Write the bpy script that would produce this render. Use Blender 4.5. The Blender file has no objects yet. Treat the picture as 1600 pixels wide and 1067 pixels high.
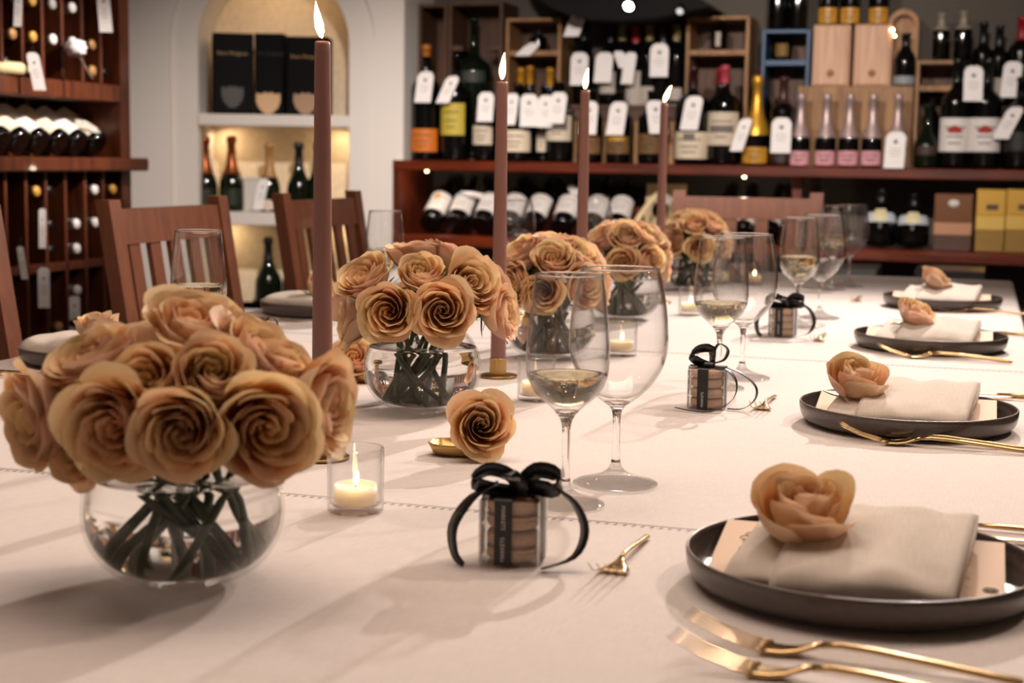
import bpy, bmesh, math, random
from mathutils import Vector, Matrix, Euler

random.seed(7)
C = bpy.context.scene
PI = math.pi
# ------------------------------------------------------------------ camera
FPX, TOP, EYE = 2350.0, 0.75, 0.343            # focal length in px of a 1600 wide frame, table height, eye above table
ROLL = math.radians(0.9)
Y0 = 254 - 300*math.tan(ROLL)
PITCH = math.atan((533.5-Y0)*math.cos(ROLL)/FPX)
cd = bpy.data.cameras.new('camera')
cam = bpy.data.objects.new('camera', cd)
C.collection.objects.link(cam)
cd.sensor_width = 36.0
cd.lens = FPX/1600*36
cd.clip_start = 0.05
cam.matrix_world = Matrix.Translation((0, 0, TOP+EYE)) @ Matrix.Rotation(PI/2-PITCH, 4, 'X') @ Matrix.Rotation(ROLL, 4, 'Z')
cd.dof.use_dof = True
cd.dof.focus_distance = 1.82
cd.dof.aperture_fstop = 6.6
C.camera = cam
# ------------------------------------------------------------------ render look
C.view_settings.view_transform = 'Standard'
C.view_settings.look = 'None'
C.view_settings.gamma = 1.0
C.view_settings.use_curve_mapping = False
C.view_settings.exposure = 0.0
cy = C.cycles
cy.use_denoising = True
cy.max_bounces = 16
cy.transmission_bounces = 14
cy.glossy_bounces = 6
cy.diffuse_bounces = 4
cy.transparent_max_bounces = 40
cy.caustics_reflective = True
cy.caustics_refractive = True
cy.blur_glossy = 0.3
cy.sample_clamp_indirect = 6.0
# ------------------------------------------------------------------ world
W = bpy.data.worlds.new('world')
C.world = W
W.use_nodes = True
W.node_tree.nodes['Background'].inputs[0].default_value = (1.0, 0.86, 0.74, 1)
W.node_tree.nodes['Background'].inputs[1].default_value = 0.03
# ------------------------------------------------------------------ table frame: s along the table, n across it
TH = math.radians(17.2)
RZ = -TH
AX = Vector((math.sin(TH), math.cos(TH), 0))
NX = Vector((math.cos(TH), -math.sin(TH), 0))
def TB(s, n, z=0.0):
    v = AX*s + NX*n
    return Vector((v.x, v.y, TOP+z))
CAMP = Vector((0, 0, TOP+EYE))
def ray(px, py):
    x = (px-800)/FPX; y = -(py-533.5)/FPX
    xr = x*math.cos(ROLL)-y*math.sin(ROLL); yr = x*math.sin(ROLL)+y*math.cos(ROLL)
    return Vector((xr, math.cos(PITCH)+yr*math.sin(PITCH), -math.sin(PITCH)+yr*math.cos(PITCH)))
def at_s(px, py, s):                            # point of the plane s = const seen in that direction
    r = ray(px, py); return CAMP + r*(s/r.dot(AX))
def at_n(px, py, n):
    r = ray(px, py); return CAMP + r*(n/r.dot(NX))
def at_y(px, py, Y):
    r = ray(px, py); return CAMP + r*(Y/r.y)
def at_z(px, py, z=0.0):
    r = ray(px, py); return CAMP + r*((z-EYE)/r.z)
# ------------------------------------------------------------------ lamps
def lamp(kind, loc, energy, color=(1, 0.86, 0.74), target=None, size=0.05, spot=None, blend=0.5, shape='DISK', size_y=None):
    d = bpy.data.lights.new('lamp', kind)
    d.energy = energy; d.color = color
    if kind == 'AREA':
        d.shape = shape; d.size = size
        if size_y: d.size_y = size_y
    else:
        d.shadow_soft_size = size
    if kind == 'SPOT':
        d.spot_size = math.radians(spot); d.spot_blend = blend
    o = bpy.data.objects.new('lamp', d)
    C.collection.objects.link(o)
    o.location = loc
    if target is not None:
        o.rotation_euler = (Vector(target)-Vector(loc)).to_track_quat('-Z', 'Y').to_euler()
    return o
WARM = (1.0, 0.80, 0.66)
NEUT = (1.0, 0.88, 0.80)
lamp('SPOT', TB(5.0, -0.05, 1.62), 385, NEUT, TB(1.7, -0.5), 0.035, 84, 1.0)      # main ceiling spot beyond the table end
lamp('SPOT', TB(3.6, 0.35, 1.68), 90, NEUT, TB(3.2, -0.6), 0.035, 100, 1.0)
lamp('SPOT', TB(2.6, 0.9, 1.68), 65, WARM, TB(1.5, -0.5), 0.04, 80, 0.8)
lamp('SPOT', TB(3.0, -1.3, 1.66), 300, NEUT, TB(6.9, -1.4, 0.24), 0.03, 52, 0.9)    # wall washers onto the wine shelves
lamp('SPOT', TB(3.0, -0.2, 1.66), 300, NEUT, TB(6.9, -0.4, 0.24), 0.03, 52, 0.9)
lamp('SPOT', TB(4.2, -1.7, 1.66), 330, NEUT, TB(6.4, -3.0, -0.55), 0.06, 74, 1.0)      # onto the niche wall
lamp('SPOT', TB(4.1, -1.0, 1.64), 520, NEUT, TB(4.2, -2.98, 0.38), 0.03, 24, 0.9)   # onto the left rack counter
lamp('AREA', TB(1.6, -0.6, 1.72), 26, WARM, TB(1.6, -0.6, 0), 1.6, shape='RECTANGLE', size_y=1.0)  # added soft overhead fill that lightens the shadows
lamp('SPOT', TB(6.62, -1.55, 1.70), 9, NEUT, TB(7.04, -1.75, 1.05), 0.03, 60, 1.0)       # scallop on the back wall beside the bulkhead
# ------------------------------------------------------------------ materials
def lin(h):
    h = h.lstrip('#'); r = [int(h[i:i+2], 16)/255 for i in (0, 2, 4)]
    return tuple(c/12.92 if c <= 0.04045 else ((c+0.055)/1.055)**2.4 for c in r)+(1,)
MATS = {}
def newmat(name):
    m = bpy.data.materials.new(name); m.use_nodes = True
    MATS[name] = m
    return m, m.node_tree, m.node_tree.nodes['Principled BSDF']
def plain(name, hexc, rough=0.5, metal=0.0, bump=0.0, bscale=60, coat=0.0, var=0.0):
    if name in MATS: return MATS[name]
    m, t, b = newmat(name)
    b.inputs['Roughness'].default_value = rough
    b.inputs['Metallic'].default_value = metal
    b.inputs['Coat Weight'].default_value = coat
    tc = t.nodes.new('ShaderNodeTexCoord')
    ns = t.nodes.new('ShaderNodeTexNoise'); ns.inputs['Scale'].default_value = bscale; ns.inputs['Detail'].default_value = 3
    t.links.new(tc.outputs['Object'], ns.inputs['Vector'])
    c = lin(hexc)
    if var:
        r = t.nodes.new('ShaderNodeValToRGB')
        r.color_ramp.elements[0].position = 0.3; r.color_ramp.elements[1].position = 0.7
        r.color_ramp.elements[0].color = tuple(v*(1-var) for v in c[:3])+(1,)
        r.color_ramp.elements[1].color = tuple(min(1, v*(1+var)) for v in c[:3])+(1,)
        t.links.new(ns.outputs['Fac'], r.inputs['Fac']); t.links.new(r.outputs['Color'], b.inputs['Base Color'])
    else:
        b.inputs['Base Color'].default_value = c
    if bump:
        bp = t.nodes.new('ShaderNodeBump'); bp.inputs['Strength'].default_value = bump; bp.inputs['Distance'].default_value = 0.002
        t.links.new(ns.outputs['Fac'], bp.inputs['Height']); t.links.new(bp.outputs['Normal'], b.inputs['Normal'])
    return m
def wood(name, dark, light, rough=0.35, scale=(14, 14, 1.2), coat=0.2):
    m, t, b = newmat(name)
    tc = t.nodes.new('ShaderNodeTexCoord'); mp = t.nodes.new('ShaderNodeMapping')
    mp.inputs['Scale'].default_value = scale
    ns = t.nodes.new('ShaderNodeTexNoise'); ns.inputs['Scale'].default_value = 3.0; ns.inputs['Detail'].default_value = 6; ns.inputs['Distortion'].default_value = 1.2
    r = t.nodes.new('ShaderNodeValToRGB')
    r.color_ramp.elements[0].position = 0.3; r.color_ramp.elements[1].position = 0.72
    r.color_ramp.elements[0].color = lin(dark); r.color_ramp.elements[1].color = lin(light)
    t.links.new(tc.outputs['Object'], mp.inputs['Vector']); t.links.new(mp.outputs['Vector'], ns.inputs['Vector'])
    t.links.new(ns.outputs['Fac'], r.inputs['Fac']); t.links.new(r.outputs['Color'], b.inputs['Base Color'])
    b.inputs['Roughness'].default_value = rough
    b.inputs['Coat Weight'].default_value = coat
    return m
def glassmat(name, color=(1, 1, 1, 1), ior=1.48, rough=0.0):
    m, t, b = newmat(name)
    b.inputs['Base Color'].default_value = color
    b.inputs['Transmission Weight'].default_value = 1.0
    b.inputs['IOR'].default_value = ior
    b.inputs['Roughness'].default_value = rough
    return m
def emit(name, color, strength):
    m, t, b = newmat(name)
    b.inputs['Base Color'].default_value = (0, 0, 0, 1)
    b.inputs['Emission Color'].default_value = color
    b.inputs['Emission Strength'].default_value = strength
    return m
CHERRY = wood('cherry_wood', '3c150a', '692a13', 0.35, (10, 10, 1.2))
CHERRYH = wood('cherry_wood_long', '421607', '72290c', 0.3, (1.0, 12, 12))
CHAIRW = wood('chair_wood', '66361c', '82492a', 0.38, (12, 12, 1.0))
RACKW = wood('rack_wood', '3a1609', '633015', 0.4, (10, 10, 1.2))
PINE = wood('pine_crate', '7d5836', 'a57c50', 0.6, (10, 10, 1.2), 0.0)
PALE = wood('pale_box_wood', 'b48a6e', 'd0a98a', 0.6, (14, 14, 0.8), 0.0)
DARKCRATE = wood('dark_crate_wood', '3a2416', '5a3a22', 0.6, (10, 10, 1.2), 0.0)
BLUEW = plain('blue_painted_wood', '26496a', 0.5, bump=0.1)
PLASTER = plain('white_plaster', 'd9d2cb', 0.85, bump=0.05, bscale=40)
NICHEP = plain('niche_plaster', 'd8c7ac', 0.9, bump=0.05, bscale=40, var=0.08)
BACKW = plain('grey_back_wall', '544d46', 0.9, bump=0.05, bscale=30)
SOFFIT = plain('black_soffit', '070606', 0.95)
CEIL = plain('ceiling_paint', 'b8aea4', 0.9)
FLOORM = wood('floor_boards', '3a2a1e', '5c4431', 0.5, (1, 12, 12), 0.0)
CLEAR = glassmat('clear_glass', (1, 1, 1, 1), 1.48)
WATERM = glassmat('water', (0.99, 1, 0.995, 1), 1.33)
WINEM = glassmat('white_wine', (1.0, 0.93, 0.66, 1), 1.34)
def thinglass(name, ior=1.5, tint=(0.985, 0.985, 0.985, 1), gain=1.0):
    m = bpy.data.materials.new(name); m.use_nodes = True
    t = m.node_tree; t.nodes.remove(t.nodes['Principled BSDF'])
    tr = t.nodes.new('ShaderNodeBsdfTransparent')
    gl = t.nodes.new('ShaderNodeBsdfGlossy'); gl.inputs['Roughness'].default_value = 0.0
    lw = t.nodes.new('ShaderNodeLayerWeight'); lw.inputs['Blend'].default_value = 0.5
    pw = t.nodes.new('ShaderNodeMath'); pw.operation = 'POWER'; pw.inputs[1].default_value = 3.4
    mu = t.nodes.new('ShaderNodeMath'); mu.operation = 'MULTIPLY_ADD'; mu.inputs[1].default_value = 0.9*gain; mu.inputs[2].default_value = 0.045*gain; mu.use_clamp = True
    mx = t.nodes.new('ShaderNodeMixShader')
    cr = t.nodes.new('ShaderNodeValToRGB'); ee = cr.color_ramp.elements       # longer path through the glass towards the edge
    ee[0].position = 0.55; ee[0].color = tint; ee[1].position = 0.98; ee[1].color = (0.78, 0.77, 0.75, 1) if gain > 0.5 else (0.9, 0.9, 0.89, 1)
    t.links.new(lw.outputs['Facing'], cr.inputs[0]); t.links.new(cr.outputs[0], tr.inputs[0])
    t.links.new(lw.outputs['Facing'], pw.inputs[0]); t.links.new(pw.outputs[0], mu.inputs[0]); t.links.new(mu.outputs[0], mx.inputs[0]); t.links.new(tr.outputs[0], mx.inputs[1]); t.links.new(gl.outputs[0], mx.inputs[2])
    t.links.new(mx.outputs[0], t.nodes['Material Output'].inputs['Surface'])
    return m
THIN = thinglass('thin_blown_glass', 1.45)
THINV = thinglass('clear_vase_glass', 1.45, (0.998, 0.998, 0.998, 1), 0.35)
def footglass():
    m = bpy.data.materials.new('foot_glass'); m.use_nodes = True
    t = m.node_tree; b = t.nodes['Principled BSDF']
    b.inputs['Transmission Weight'].default_value = 1.0; b.inputs['IOR'].default_value = 1.42; b.inputs['Roughness'].default_value = 0.0
    b.inputs['Base Color'].default_value = (1, 1, 1, 1)
    tr = t.nodes.new('ShaderNodeBsdfTransparent'); mx = t.nodes.new('ShaderNodeMixShader'); mx.inputs[0].default_value = 0.45
    t.links.new(b.outputs[0], mx.inputs[1]); t.links.new(tr.outputs[0], mx.inputs[2]); t.links.new(mx.outputs[0], t.nodes['Material Output'].inputs['Surface'])
    return m
FOOTG = footglass()
ACRYL = thinglass('clear_acrylic', 1.45)
GOLD = plain('brushed_gold', 'c8a778', 0.24, 1.0, bump=0.03, bscale=300)
BRASS = plain('satin_brass', 'b3925e', 0.3, 1.0, bump=0.05, bscale=300)
CERAM = plain('dark_brown_glaze', '4a403b', 0.32, 0.0, bump=0.05, bscale=200, coat=0.3, var=0.15)
RIBBON = plain('black_satin_ribbon', '0b0a0b', 0.32, bump=0.05, bscale=500)
PRINTW = plain('white_print', 'd8d4d0', 0.5)
PRINTD = plain('dark_print', '3d3733', 0.7)
MACARON = plain('macaron_shell', 'c09c7c', 0.8, bump=0.3, bscale=250, var=0.1)
CREAMF = plain('macaron_filling', '8a6242', 0.7, bump=0.4, bscale=300)
CARDM = plain('blush_card', 'dcbfa6', 0.75, bump=0.05, bscale=300)
STEMM = plain('rose_stem', '2f3a1a', 0.45, bump=0.2, bscale=200, var=0.3)
LEAFM = plain('rose_leaf', '3d4f22', 0.45, bump=0.2, bscale=120, var=0.25)
BGLASS = plain('black_bottle_glass', '060606', 0.06)
GGLASS = plain('dark_green_bottle_glass', '0a1409', 0.06)
TAGM = plain('white_tag_card', 'efeae8', 0.7)
STRING = plain('tag_string', '2c2622', 0.8)
WAXM, _t, _b = newmat('mauve_candle_wax')
_b.inputs['Base Color'].default_value = lin('8a6258'); _b.inputs['Roughness'].default_value = 0.45
_b.inputs['Subsurface Weight'].default_value = 0.4; _b.inputs['Subsurface Radius'].default_value = (0.02, 0.008, 0.005); _b.inputs['Subsurface Scale'].default_value = 0.5
IVORY, _t, _b = newmat('ivory_candle_wax')
_b.inputs['Base Color'].default_value = lin('f6e8d0'); _b.inputs['Roughness'].default_value = 0.4
_b.inputs['Subsurface Weight'].default_value = 0.9; _b.inputs['Subsurface Radius'].default_value = (0.03, 0.018, 0.008); _b.inputs['Subsurface Scale'].default_value = 0.6
FLAME = emit('candle_flame', (1.0, 0.66, 0.30, 1), 28)
SPOTE = emit('spot_lens', (1.0, 0.93, 0.86, 1), 40)
WARMGLOW = emit('warm_glow', (1.0, 0.66, 0.3, 1), 25)
WICKM = plain('burnt_wick', '15100d', 0.9)
# linen: fine woven threads in bump and tint
def linen(name, hexc, sc):
    m, t, b = newmat(name)
    tc = t.nodes.new('ShaderNodeTexCoord')
    hs = []
    for d in ('X', 'Y'):
        w = t.nodes.new('ShaderNodeTexWave'); w.wave_type = 'BANDS'; w.bands_direction = d
        w.inputs['Scale'].default_value = sc; w.inputs['Distortion'].default_value = 6; w.inputs['Detail'].default_value = 2; w.inputs['Detail Scale'].default_value = 4
        t.links.new(tc.outputs['Object'], w.inputs['Vector']); hs.append(w)
    ad = t.nodes.new('ShaderNodeMath'); ad.operation = 'ADD'
    t.links.new(hs[0].outputs['Fac'], ad.inputs[0]); t.links.new(hs[1].outputs['Fac'], ad.inputs[1])
    mul = t.nodes.new('ShaderNodeMath'); mul.operation = 'MULTIPLY'; mul.inputs[1].default_value = 0.5
    t.links.new(ad.outputs[0], mul.inputs[0])
    r = t.nodes.new('ShaderNodeValToRGB'); c = lin(hexc)
    r.color_ramp.elements[0].color = tuple(v*0.84 for v in c[:3])+(1,); r.color_ramp.elements[1].color = c
    ns = []
    for scl in ((40, 900, 1), (900, 40, 1)):
        mp = t.nodes.new('ShaderNodeMapping'); mp.inputs['Scale'].default_value = scl
        nz = t.nodes.new('ShaderNodeTexNoise'); nz.inputs['Scale'].default_value = 1.0; nz.inputs['Detail'].default_value = 2
        t.links.new(tc.outputs['Object'], mp.inputs['Vector']); t.links.new(mp.outputs['Vector'], nz.inputs['Vector']); ns.append(nz)
    av = t.nodes.new('ShaderNodeMath'); av.operation = 'ADD'
    t.links.new(ns[0].outputs['Fac'], av.inputs[0]); t.links.new(ns[1].outputs['Fac'], av.inputs[1])
    rg = t.nodes.new('ShaderNodeMapRange'); rg.inputs[1].default_value = 0.65; rg.inputs[2].default_value = 1.25
    t.links.new(av.outputs[0], rg.inputs[0])
    t.links.new(rg.outputs[0], r.inputs['Fac']); t.links.new(r.outputs['Color'], b.inputs['Base Color'])
    bp = t.nodes.new('ShaderNodeBump'); bp.inputs['Strength'].default_value = 0.25; bp.inputs['Distance'].default_value = 0.0006
    t.links.new(mul.outputs[0], bp.inputs['Height']); t.links.new(bp.outputs['Normal'], b.inputs['Normal'])
    b.inputs['Roughness'].default_value = 0.9
    b.inputs['Sheen Weight'].default_value = 0.1
    return m
CLOTH = linen('white_linen_cloth', 'e0d5cf', 170)
NAPK = linen('natural_linen_napkin', 'd8cabc', 260)
def petalmat(name, inner, mid, edge, back):
    m, t, b = newmat(name)
    uv = t.nodes.new('ShaderNodeUVMap'); sp = t.nodes.new('ShaderNodeSeparateXYZ')
    t.links.new(uv.outputs['UV'], sp.inputs[0])
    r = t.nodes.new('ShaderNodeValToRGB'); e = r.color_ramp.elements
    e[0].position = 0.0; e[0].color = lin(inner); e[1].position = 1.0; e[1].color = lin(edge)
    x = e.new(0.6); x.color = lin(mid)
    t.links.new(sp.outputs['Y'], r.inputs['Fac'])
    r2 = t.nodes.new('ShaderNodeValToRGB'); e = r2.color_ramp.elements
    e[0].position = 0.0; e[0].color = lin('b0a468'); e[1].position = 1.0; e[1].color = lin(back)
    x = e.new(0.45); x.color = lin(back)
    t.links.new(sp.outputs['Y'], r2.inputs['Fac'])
    g = t.nodes.new('ShaderNodeNewGeometry')
    mx = t.nodes.new('ShaderNodeMix'); mx.data_type = 'RGBA'
    t.links.new(g.outputs['Backfacing'], mx.inputs['Factor']); t.links.new(r2.outputs['Color'], mx.inputs[6]); t.links.new(r.outputs['Color'], mx.inputs[7])
    oi = t.nodes.new('ShaderNodeObjectInfo')
    hsv = t.nodes.new('ShaderNodeHueSaturation'); hsv.inputs['Saturation'].default_value = 0.94
    mr = t.nodes.new('ShaderNodeMapRange'); mr.inputs[3].default_value = 0.78; mr.inputs[4].default_value = 1.12
    m2 = t.nodes.new('ShaderNodeMath'); m2.operation = 'MULTIPLY'; m2.inputs[1].default_value = 7.31
    m3 = t.nodes.new('ShaderNodeMath'); m3.operation = 'FRACT'
    mh = t.nodes.new('ShaderNodeMapRange'); mh.inputs[3].default_value = 0.486; mh.inputs[4].default_value = 0.516
    t.links.new(oi.outputs['Random'], m2.inputs[0]); t.links.new(m2.outputs[0], m3.inputs[0]); t.links.new(m3.outputs[0], mh.inputs[0]); t.links.new(mh.outputs[0], hsv.inputs['Hue'])
    t.links.new(oi.outputs['Random'], mr.inputs[0]); t.links.new(mr.outputs[0], hsv.inputs['Value']); t.links.new(mx.outputs[2], hsv.inputs['Color'])
    t.links.new(hsv.outputs['Color'], b.inputs['Base Color'])
    b.inputs['Roughness'].default_value = 0.6
    wv = t.nodes.new('ShaderNodeTexWave'); wv.bands_direction = 'X'; wv.inputs['Scale'].default_value = 6; wv.inputs['Distortion'].default_value = 3
    t.links.new(uv.outputs['UV'], wv.inputs['Vector'])
    bp = t.nodes.new('ShaderNodeBump'); bp.inputs['Strength'].default_value = 0.12; bp.inputs['Distance'].default_value = 0.001
    t.links.new(wv.outputs['Fac'], bp.inputs['Height']); t.links.new(bp.outputs['Normal'], b.inputs['Normal'])
    tr = t.nodes.new('ShaderNodeBsdfTranslucent'); t.links.new(hsv.outputs['Color'], tr.inputs['Color'])
    ms = t.nodes.new('ShaderNodeMixShader'); ms.inputs[0].default_value = 0.34
    out = t.nodes['Material Output']
    t.links.new(b.outputs[0], ms.inputs[1]); t.links.new(tr.outputs[0], ms.inputs[2]); t.links.new(ms.outputs[0], out.inputs['Surface'])
    return m
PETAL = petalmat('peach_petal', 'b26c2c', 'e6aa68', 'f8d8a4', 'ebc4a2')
# ------------------------------------------------------------------ mesh helpers
def mesh(name, V, F, mat, smooth=True, uvs=None, mats=None, fm=None):
    me = bpy.data.meshes.new(name)
    me.from_pydata([tuple(v) for v in V], [], F)
    for m in (mats or [mat]): me.materials.append(m)
    if fm:
        for p, i in zip(me.polygons, fm): p.material_index = i
    if smooth:
        me.polygons.foreach_set('use_smooth', [True]*len(me.polygons))
    if uvs:
        ul = me.uv_layers.new(name='UVMap')
        for l in me.loops: ul.data[l.index].uv = uvs[l.vertex_index]
    me.update()
    return me
def obj(name, me, parent=None, loc=None, rot=None):
    o = bpy.data.objects.new(name, me)
    C.collection.objects.link(o)
    if parent is not None: o.parent = parent
    if loc is not None: o.location = loc
    if rot is not None: o.rotation_euler = rot
    return o
LABELS = {}
def tag(o, label, cat, group=None):
    LABELS.setdefault(label, []).append((o.name, group))
    o['label'] = label; o['category'] = cat
    if group: o['group'] = group
    return o
def thing(name, label, cat, loc=(0, 0, 0), rz=0.0, group=None, rot=None):
    o = bpy.data.objects.new(name, None)
    o.empty_display_size = 0.05
    C.collection.objects.link(o)
    o.location = loc
    o.rotation_euler = rot if rot is not None else (0, 0, rz)
    return tag(o, label, cat, group)
def dup(root, loc, rz=0.0, label=None, group=None, rot=None):
    def cp(o, par):
        c = o.copy(); C.collection.objects.link(c)
        if par is not None: c.parent = par
        for ch in KIDS(o): cp(ch, c)
        return c
    r = cp(root, None)
    r.location = loc; r.rotation_euler = rot if rot is not None else (0, 0, rz)
    if label:
        r['label'] = label; LABELS.setdefault(label, []).append((r.name, group))
    if group: r['group'] = group
    return r
def KIDS(o): return list(o.children)
def struct(o):
    o['kind'] = 'structure'; return o
def lathe(prof, seg=32, closed=False):
    V, F = [], []
    n = len(prof)
    rings = []
    for r, z in prof:
        if r < 1e-6:
            rings.append([len(V)]); V.append((0, 0, z))
        else:
            i0 = len(V)
            V += [(r*math.cos(2*PI*k/seg), r*math.sin(2*PI*k/seg), z) for k in range(seg)]
            rings.append(list(range(i0, i0+seg)))
    pairs = list(zip(rings[:-1], rings[1:]))
    if closed: pairs.append((rings[-1], rings[0]))
    for a, b in pairs:
        for k in range(seg):
            k2 = (k+1) % seg
            if len(a) == 1 and len(b) == 1: continue
            if len(a) == 1: F.append((a[0], b[k2], b[k]))
            elif len(b) == 1: F.append((a[k], a[k2], b[0]))
            else: F.append((a[k], a[k2], b[k2], b[k]))
    return V, F
def smoothprof(pts, n=6):                        # Catmull-Rom through (r, z) points
    out = []
    for i in range(len(pts)-1):
        p0 = pts[max(i-1, 0)]; p1 = pts[i]; p2 = pts[i+1]; p3 = pts[min(i+2, len(pts)-1)]
        for k in range(n):
            t = k/n
            out.append(tuple(0.5*((2*p1[j])+(-p0[j]+p2[j])*t+(2*p0[j]-5*p1[j]+4*p2[j]-p3[j])*t*t+(-p0[j]+3*p1[j]-3*p2[j]+p3[j])*t**3) for j in range(2)))
    out.append(pts[-1])
    return [(max(r, 0), z) for r, z in out]
def box(x0, x1, y0, y1, z0, z1):
    V = [(x, y, z) for z in (z0, z1) for y in (y0, y1) for x in (x0, x1)]
    F = [(0, 2, 3, 1), (4, 5, 7, 6), (0, 1, 5, 4), (2, 6, 7, 3), (0, 4, 6, 2), (1, 3, 7, 5)]
    return V, F
def rbox(x0, x1, y0, y1, z0, z1, r=0.003, seg=1):
    bm = bmesh.new()
    V, F = box(x0, x1, y0, y1, z0, z1)
    vs = [bm.verts.new(v) for v in V]
    for f in F: bm.faces.new([vs[i] for i in f])
    bmesh.ops.bevel(bm, geom=bm.edges[:], offset=r, segments=seg, affect='EDGES', profile=0.5)
    bm.verts.index_update()
    V = [v.co.copy() for v in bm.verts]; F = [tuple(v.index for v in f.verts) for f in bm.faces]
    bm.free()
    return V, F
def join(*parts):
    V, F = [], []
    for v, f in parts:
        o = len(V); V += list(v); F += [tuple(i+o for i in q) for q in f]
    return V, F
def xf(vf, M):
    return [M @ Vector(v) for v in vf[0]], vf[1]
def tube(path, rad, seg=8, caps=True):
    path = [Vector(p) for p in path]
    if not hasattr(rad, '__len__'): rad = [rad]*len(path)
    V, F = [], []
    up = None
    for i, p in enumerate(path):
        d = (path[min(i+1, len(path)-1)]-path[max(i-1, 0)]).normalized()
        if up is None:
            up = d.orthogonal().normalized()
        up = (up-d*up.dot(d)).normalized()
        sd = d.cross(up)
        V += [p+(up*math.cos(2*PI*k/seg)+sd*math.sin(2*PI*k/seg))*rad[i] for k in range(seg)]
    for i in range(len(path)-1):
        for k in range(seg):
            k2 = (k+1) % seg
            F.append((i*seg+k, i*seg+k2, (i+1)*seg+k2, (i+1)*seg+k))
    if caps:
        F.append(tuple(range(seg))[::-1]); F.append(tuple((len(path)-1)*seg+k for k in range(seg)))
    return V, F
def strip(path, wdirs, w, th=0.0006):            # ribbon: path points, width directions
    V, F = [], []
    path = [Vector(p) for p in path]
    n = len(path)
    for i, p in enumerate(path):
        d = (path[min(i+1, n-1)]-path[max(i-1, 0)]).normalized()
        wd = Vector(wdirs[i] if isinstance(wdirs, list) else wdirs); wd = (wd-d*wd.dot(d)).normalized()
        nn = d.cross(wd)
        ww = w[i] if isinstance(w, list) else w
        V += [p+wd*ww/2+nn*th/2, p-wd*ww/2+nn*th/2, p-wd*ww/2-nn*th/2, p+wd*ww/2-nn*th/2]
    for i in range(n-1):
        a, b = i*4, (i+1)*4
        for k in range(4):
            F.append((a+k, a+(k+1) % 4, b+(k+1) % 4, b+k))
    F.append((3, 2, 1, 0)); e = (n-1)*4; F.append((e, e+1, e+2, e+3))
    return V, F
def textmesh(body, size, mat, name='lettering'):
    c = bpy.data.curves.new('lettering', 'FONT'); c.body = body; c.size = size; c.align_x = 'CENTER'; c.align_y = 'CENTER'; c.extrude = 0.0001; c.resolution_u = 2
    o = bpy.data.objects.new('tmp', c); C.collection.objects.link(o)
    dg = bpy.context.evaluated_depsgraph_get()
    me = bpy.data.meshes.new_from_object(o.evaluated_get(dg))
    bpy.data.objects.remove(o); bpy.data.curves.remove(c)
    me.materials.clear(); me.materials.append(mat); me.name = name
    return me

# ================================================================== the room
def quadobj(name, pts, mat, parent=None):
    return obj(name, mesh(name, pts, [tuple(range(len(pts)))], mat, False), parent)
CZ = 1.85                                        # ceiling above table top
def wallseg(name, a, b, z0, z1, mat, th=0.1, flip=False):
    a = Vector((a[0], a[1], 0)); b = Vector((b[0], b[1], 0))
    d = (b-a).normalized(); nn = Vector((-d.y, d.x, 0))*(th if not flip else -th)
    V = [p+Vector((0, 0, TOP+z)) for z in (z0, z1) for p in (a, b, b+nn, a+nn)]
    F = [(0, 1, 2, 3), (7, 6, 5, 4), (0, 4, 5, 1), (1, 5, 6, 2), (2, 6, 7, 3), (3, 7, 4, 0)]
    return struct(obj(name, mesh(name, V, F, mat, False)))
Z0 = -TOP
struct(obj('floor', mesh('floor', *box(-6, 6, -4, 9, -0.1, 0), FLOORM, False)))
struct(obj('ceiling', mesh('ceiling', *box(-6, 6, -4, 9, TOP+CZ, TOP+CZ+0.1), CEIL, False)))
wallseg('wall_left', TB(-2.5, -3.2), TB(4.66, -3.2), Z0, CZ, PLASTER)
wallseg('wall_return', TB(4.66, -3.2), TB(4.66, -5.2), Z0, CZ, PLASTER, flip=True)
wallseg('wall_right', TB(-2.5, 3.2), TB(7.05, 3.2), Z0, CZ, PLASTER, flip=True)
wallseg('wall_front', TB(-2.5, -3.3), TB(-2.5, 3.2), Z0, CZ, PLASTER, flip=True)
wallseg('wall_back', TB(7.05, -2.61), TB(7.05, 3.2), Z0, CZ, BACKW)
# wall with the arched niche, square to the line of sight
NCX, NHW, NSP, NB = -1.138, 0.355, 0.868, -0.385
YF, YN, YB = 7.125, 7.15, 7.52
def archpts(cx, hw, sp, zb, seg=28):
    return [(cx-hw, zb)]+[(cx-hw*math.cos(PI*k/seg), sp+hw*math.sin(PI*k/seg)) for k in range(seg+1)]+[(cx+hw, zb)]
def archwall(x0, x1, zb, z1, cx, hw, sp, y0, y1, zhole):
    P = archpts(cx, hw, sp, zhole)
    V, F = [], []
    def q(*p):
        i = len(V); V.extend(p); F.append(tuple(range(i, i+len(p))))
    def pt(x, y, z): return (x, y, TOP+z)
    q(pt(x0, y0, zb), pt(cx-hw, y0, zb), pt(cx-hw, y0, z1), pt(x0, y0, z1))
    q(pt(cx+hw, y0, zb), pt(x1, y0, zb), pt(x1, y0, z1), pt(cx+hw, y0, z1))
    if zhole > zb+1e-4: q(pt(cx-hw, y0, zb), pt(cx+hw, y0, zb), pt(cx+hw, y0, zhole), pt(cx-hw, y0, zhole))
    A = P[1:-1]
    for a, b in zip(A[:-1], A[1:]):
        q(pt(a[0], y0, a[1]), pt(b[0], y0, b[1]), pt(b[0], y0, z1), pt(a[0], y0, z1))
    for a, b in zip(P[:-1], P[1:]):
        q(pt(a[0], y0, a[1]), pt(a[0], y1, a[1]), pt(b[0], y1, b[1]), pt(b[0], y0, b[1]))
    q(pt(P[0][0], y0, zhole), pt(P[-1][0], y0, zhole), pt(P[-1][0], y1, zhole), pt(P[0][0], y1, zhole))
    return V, F
XR = -0.525
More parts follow.
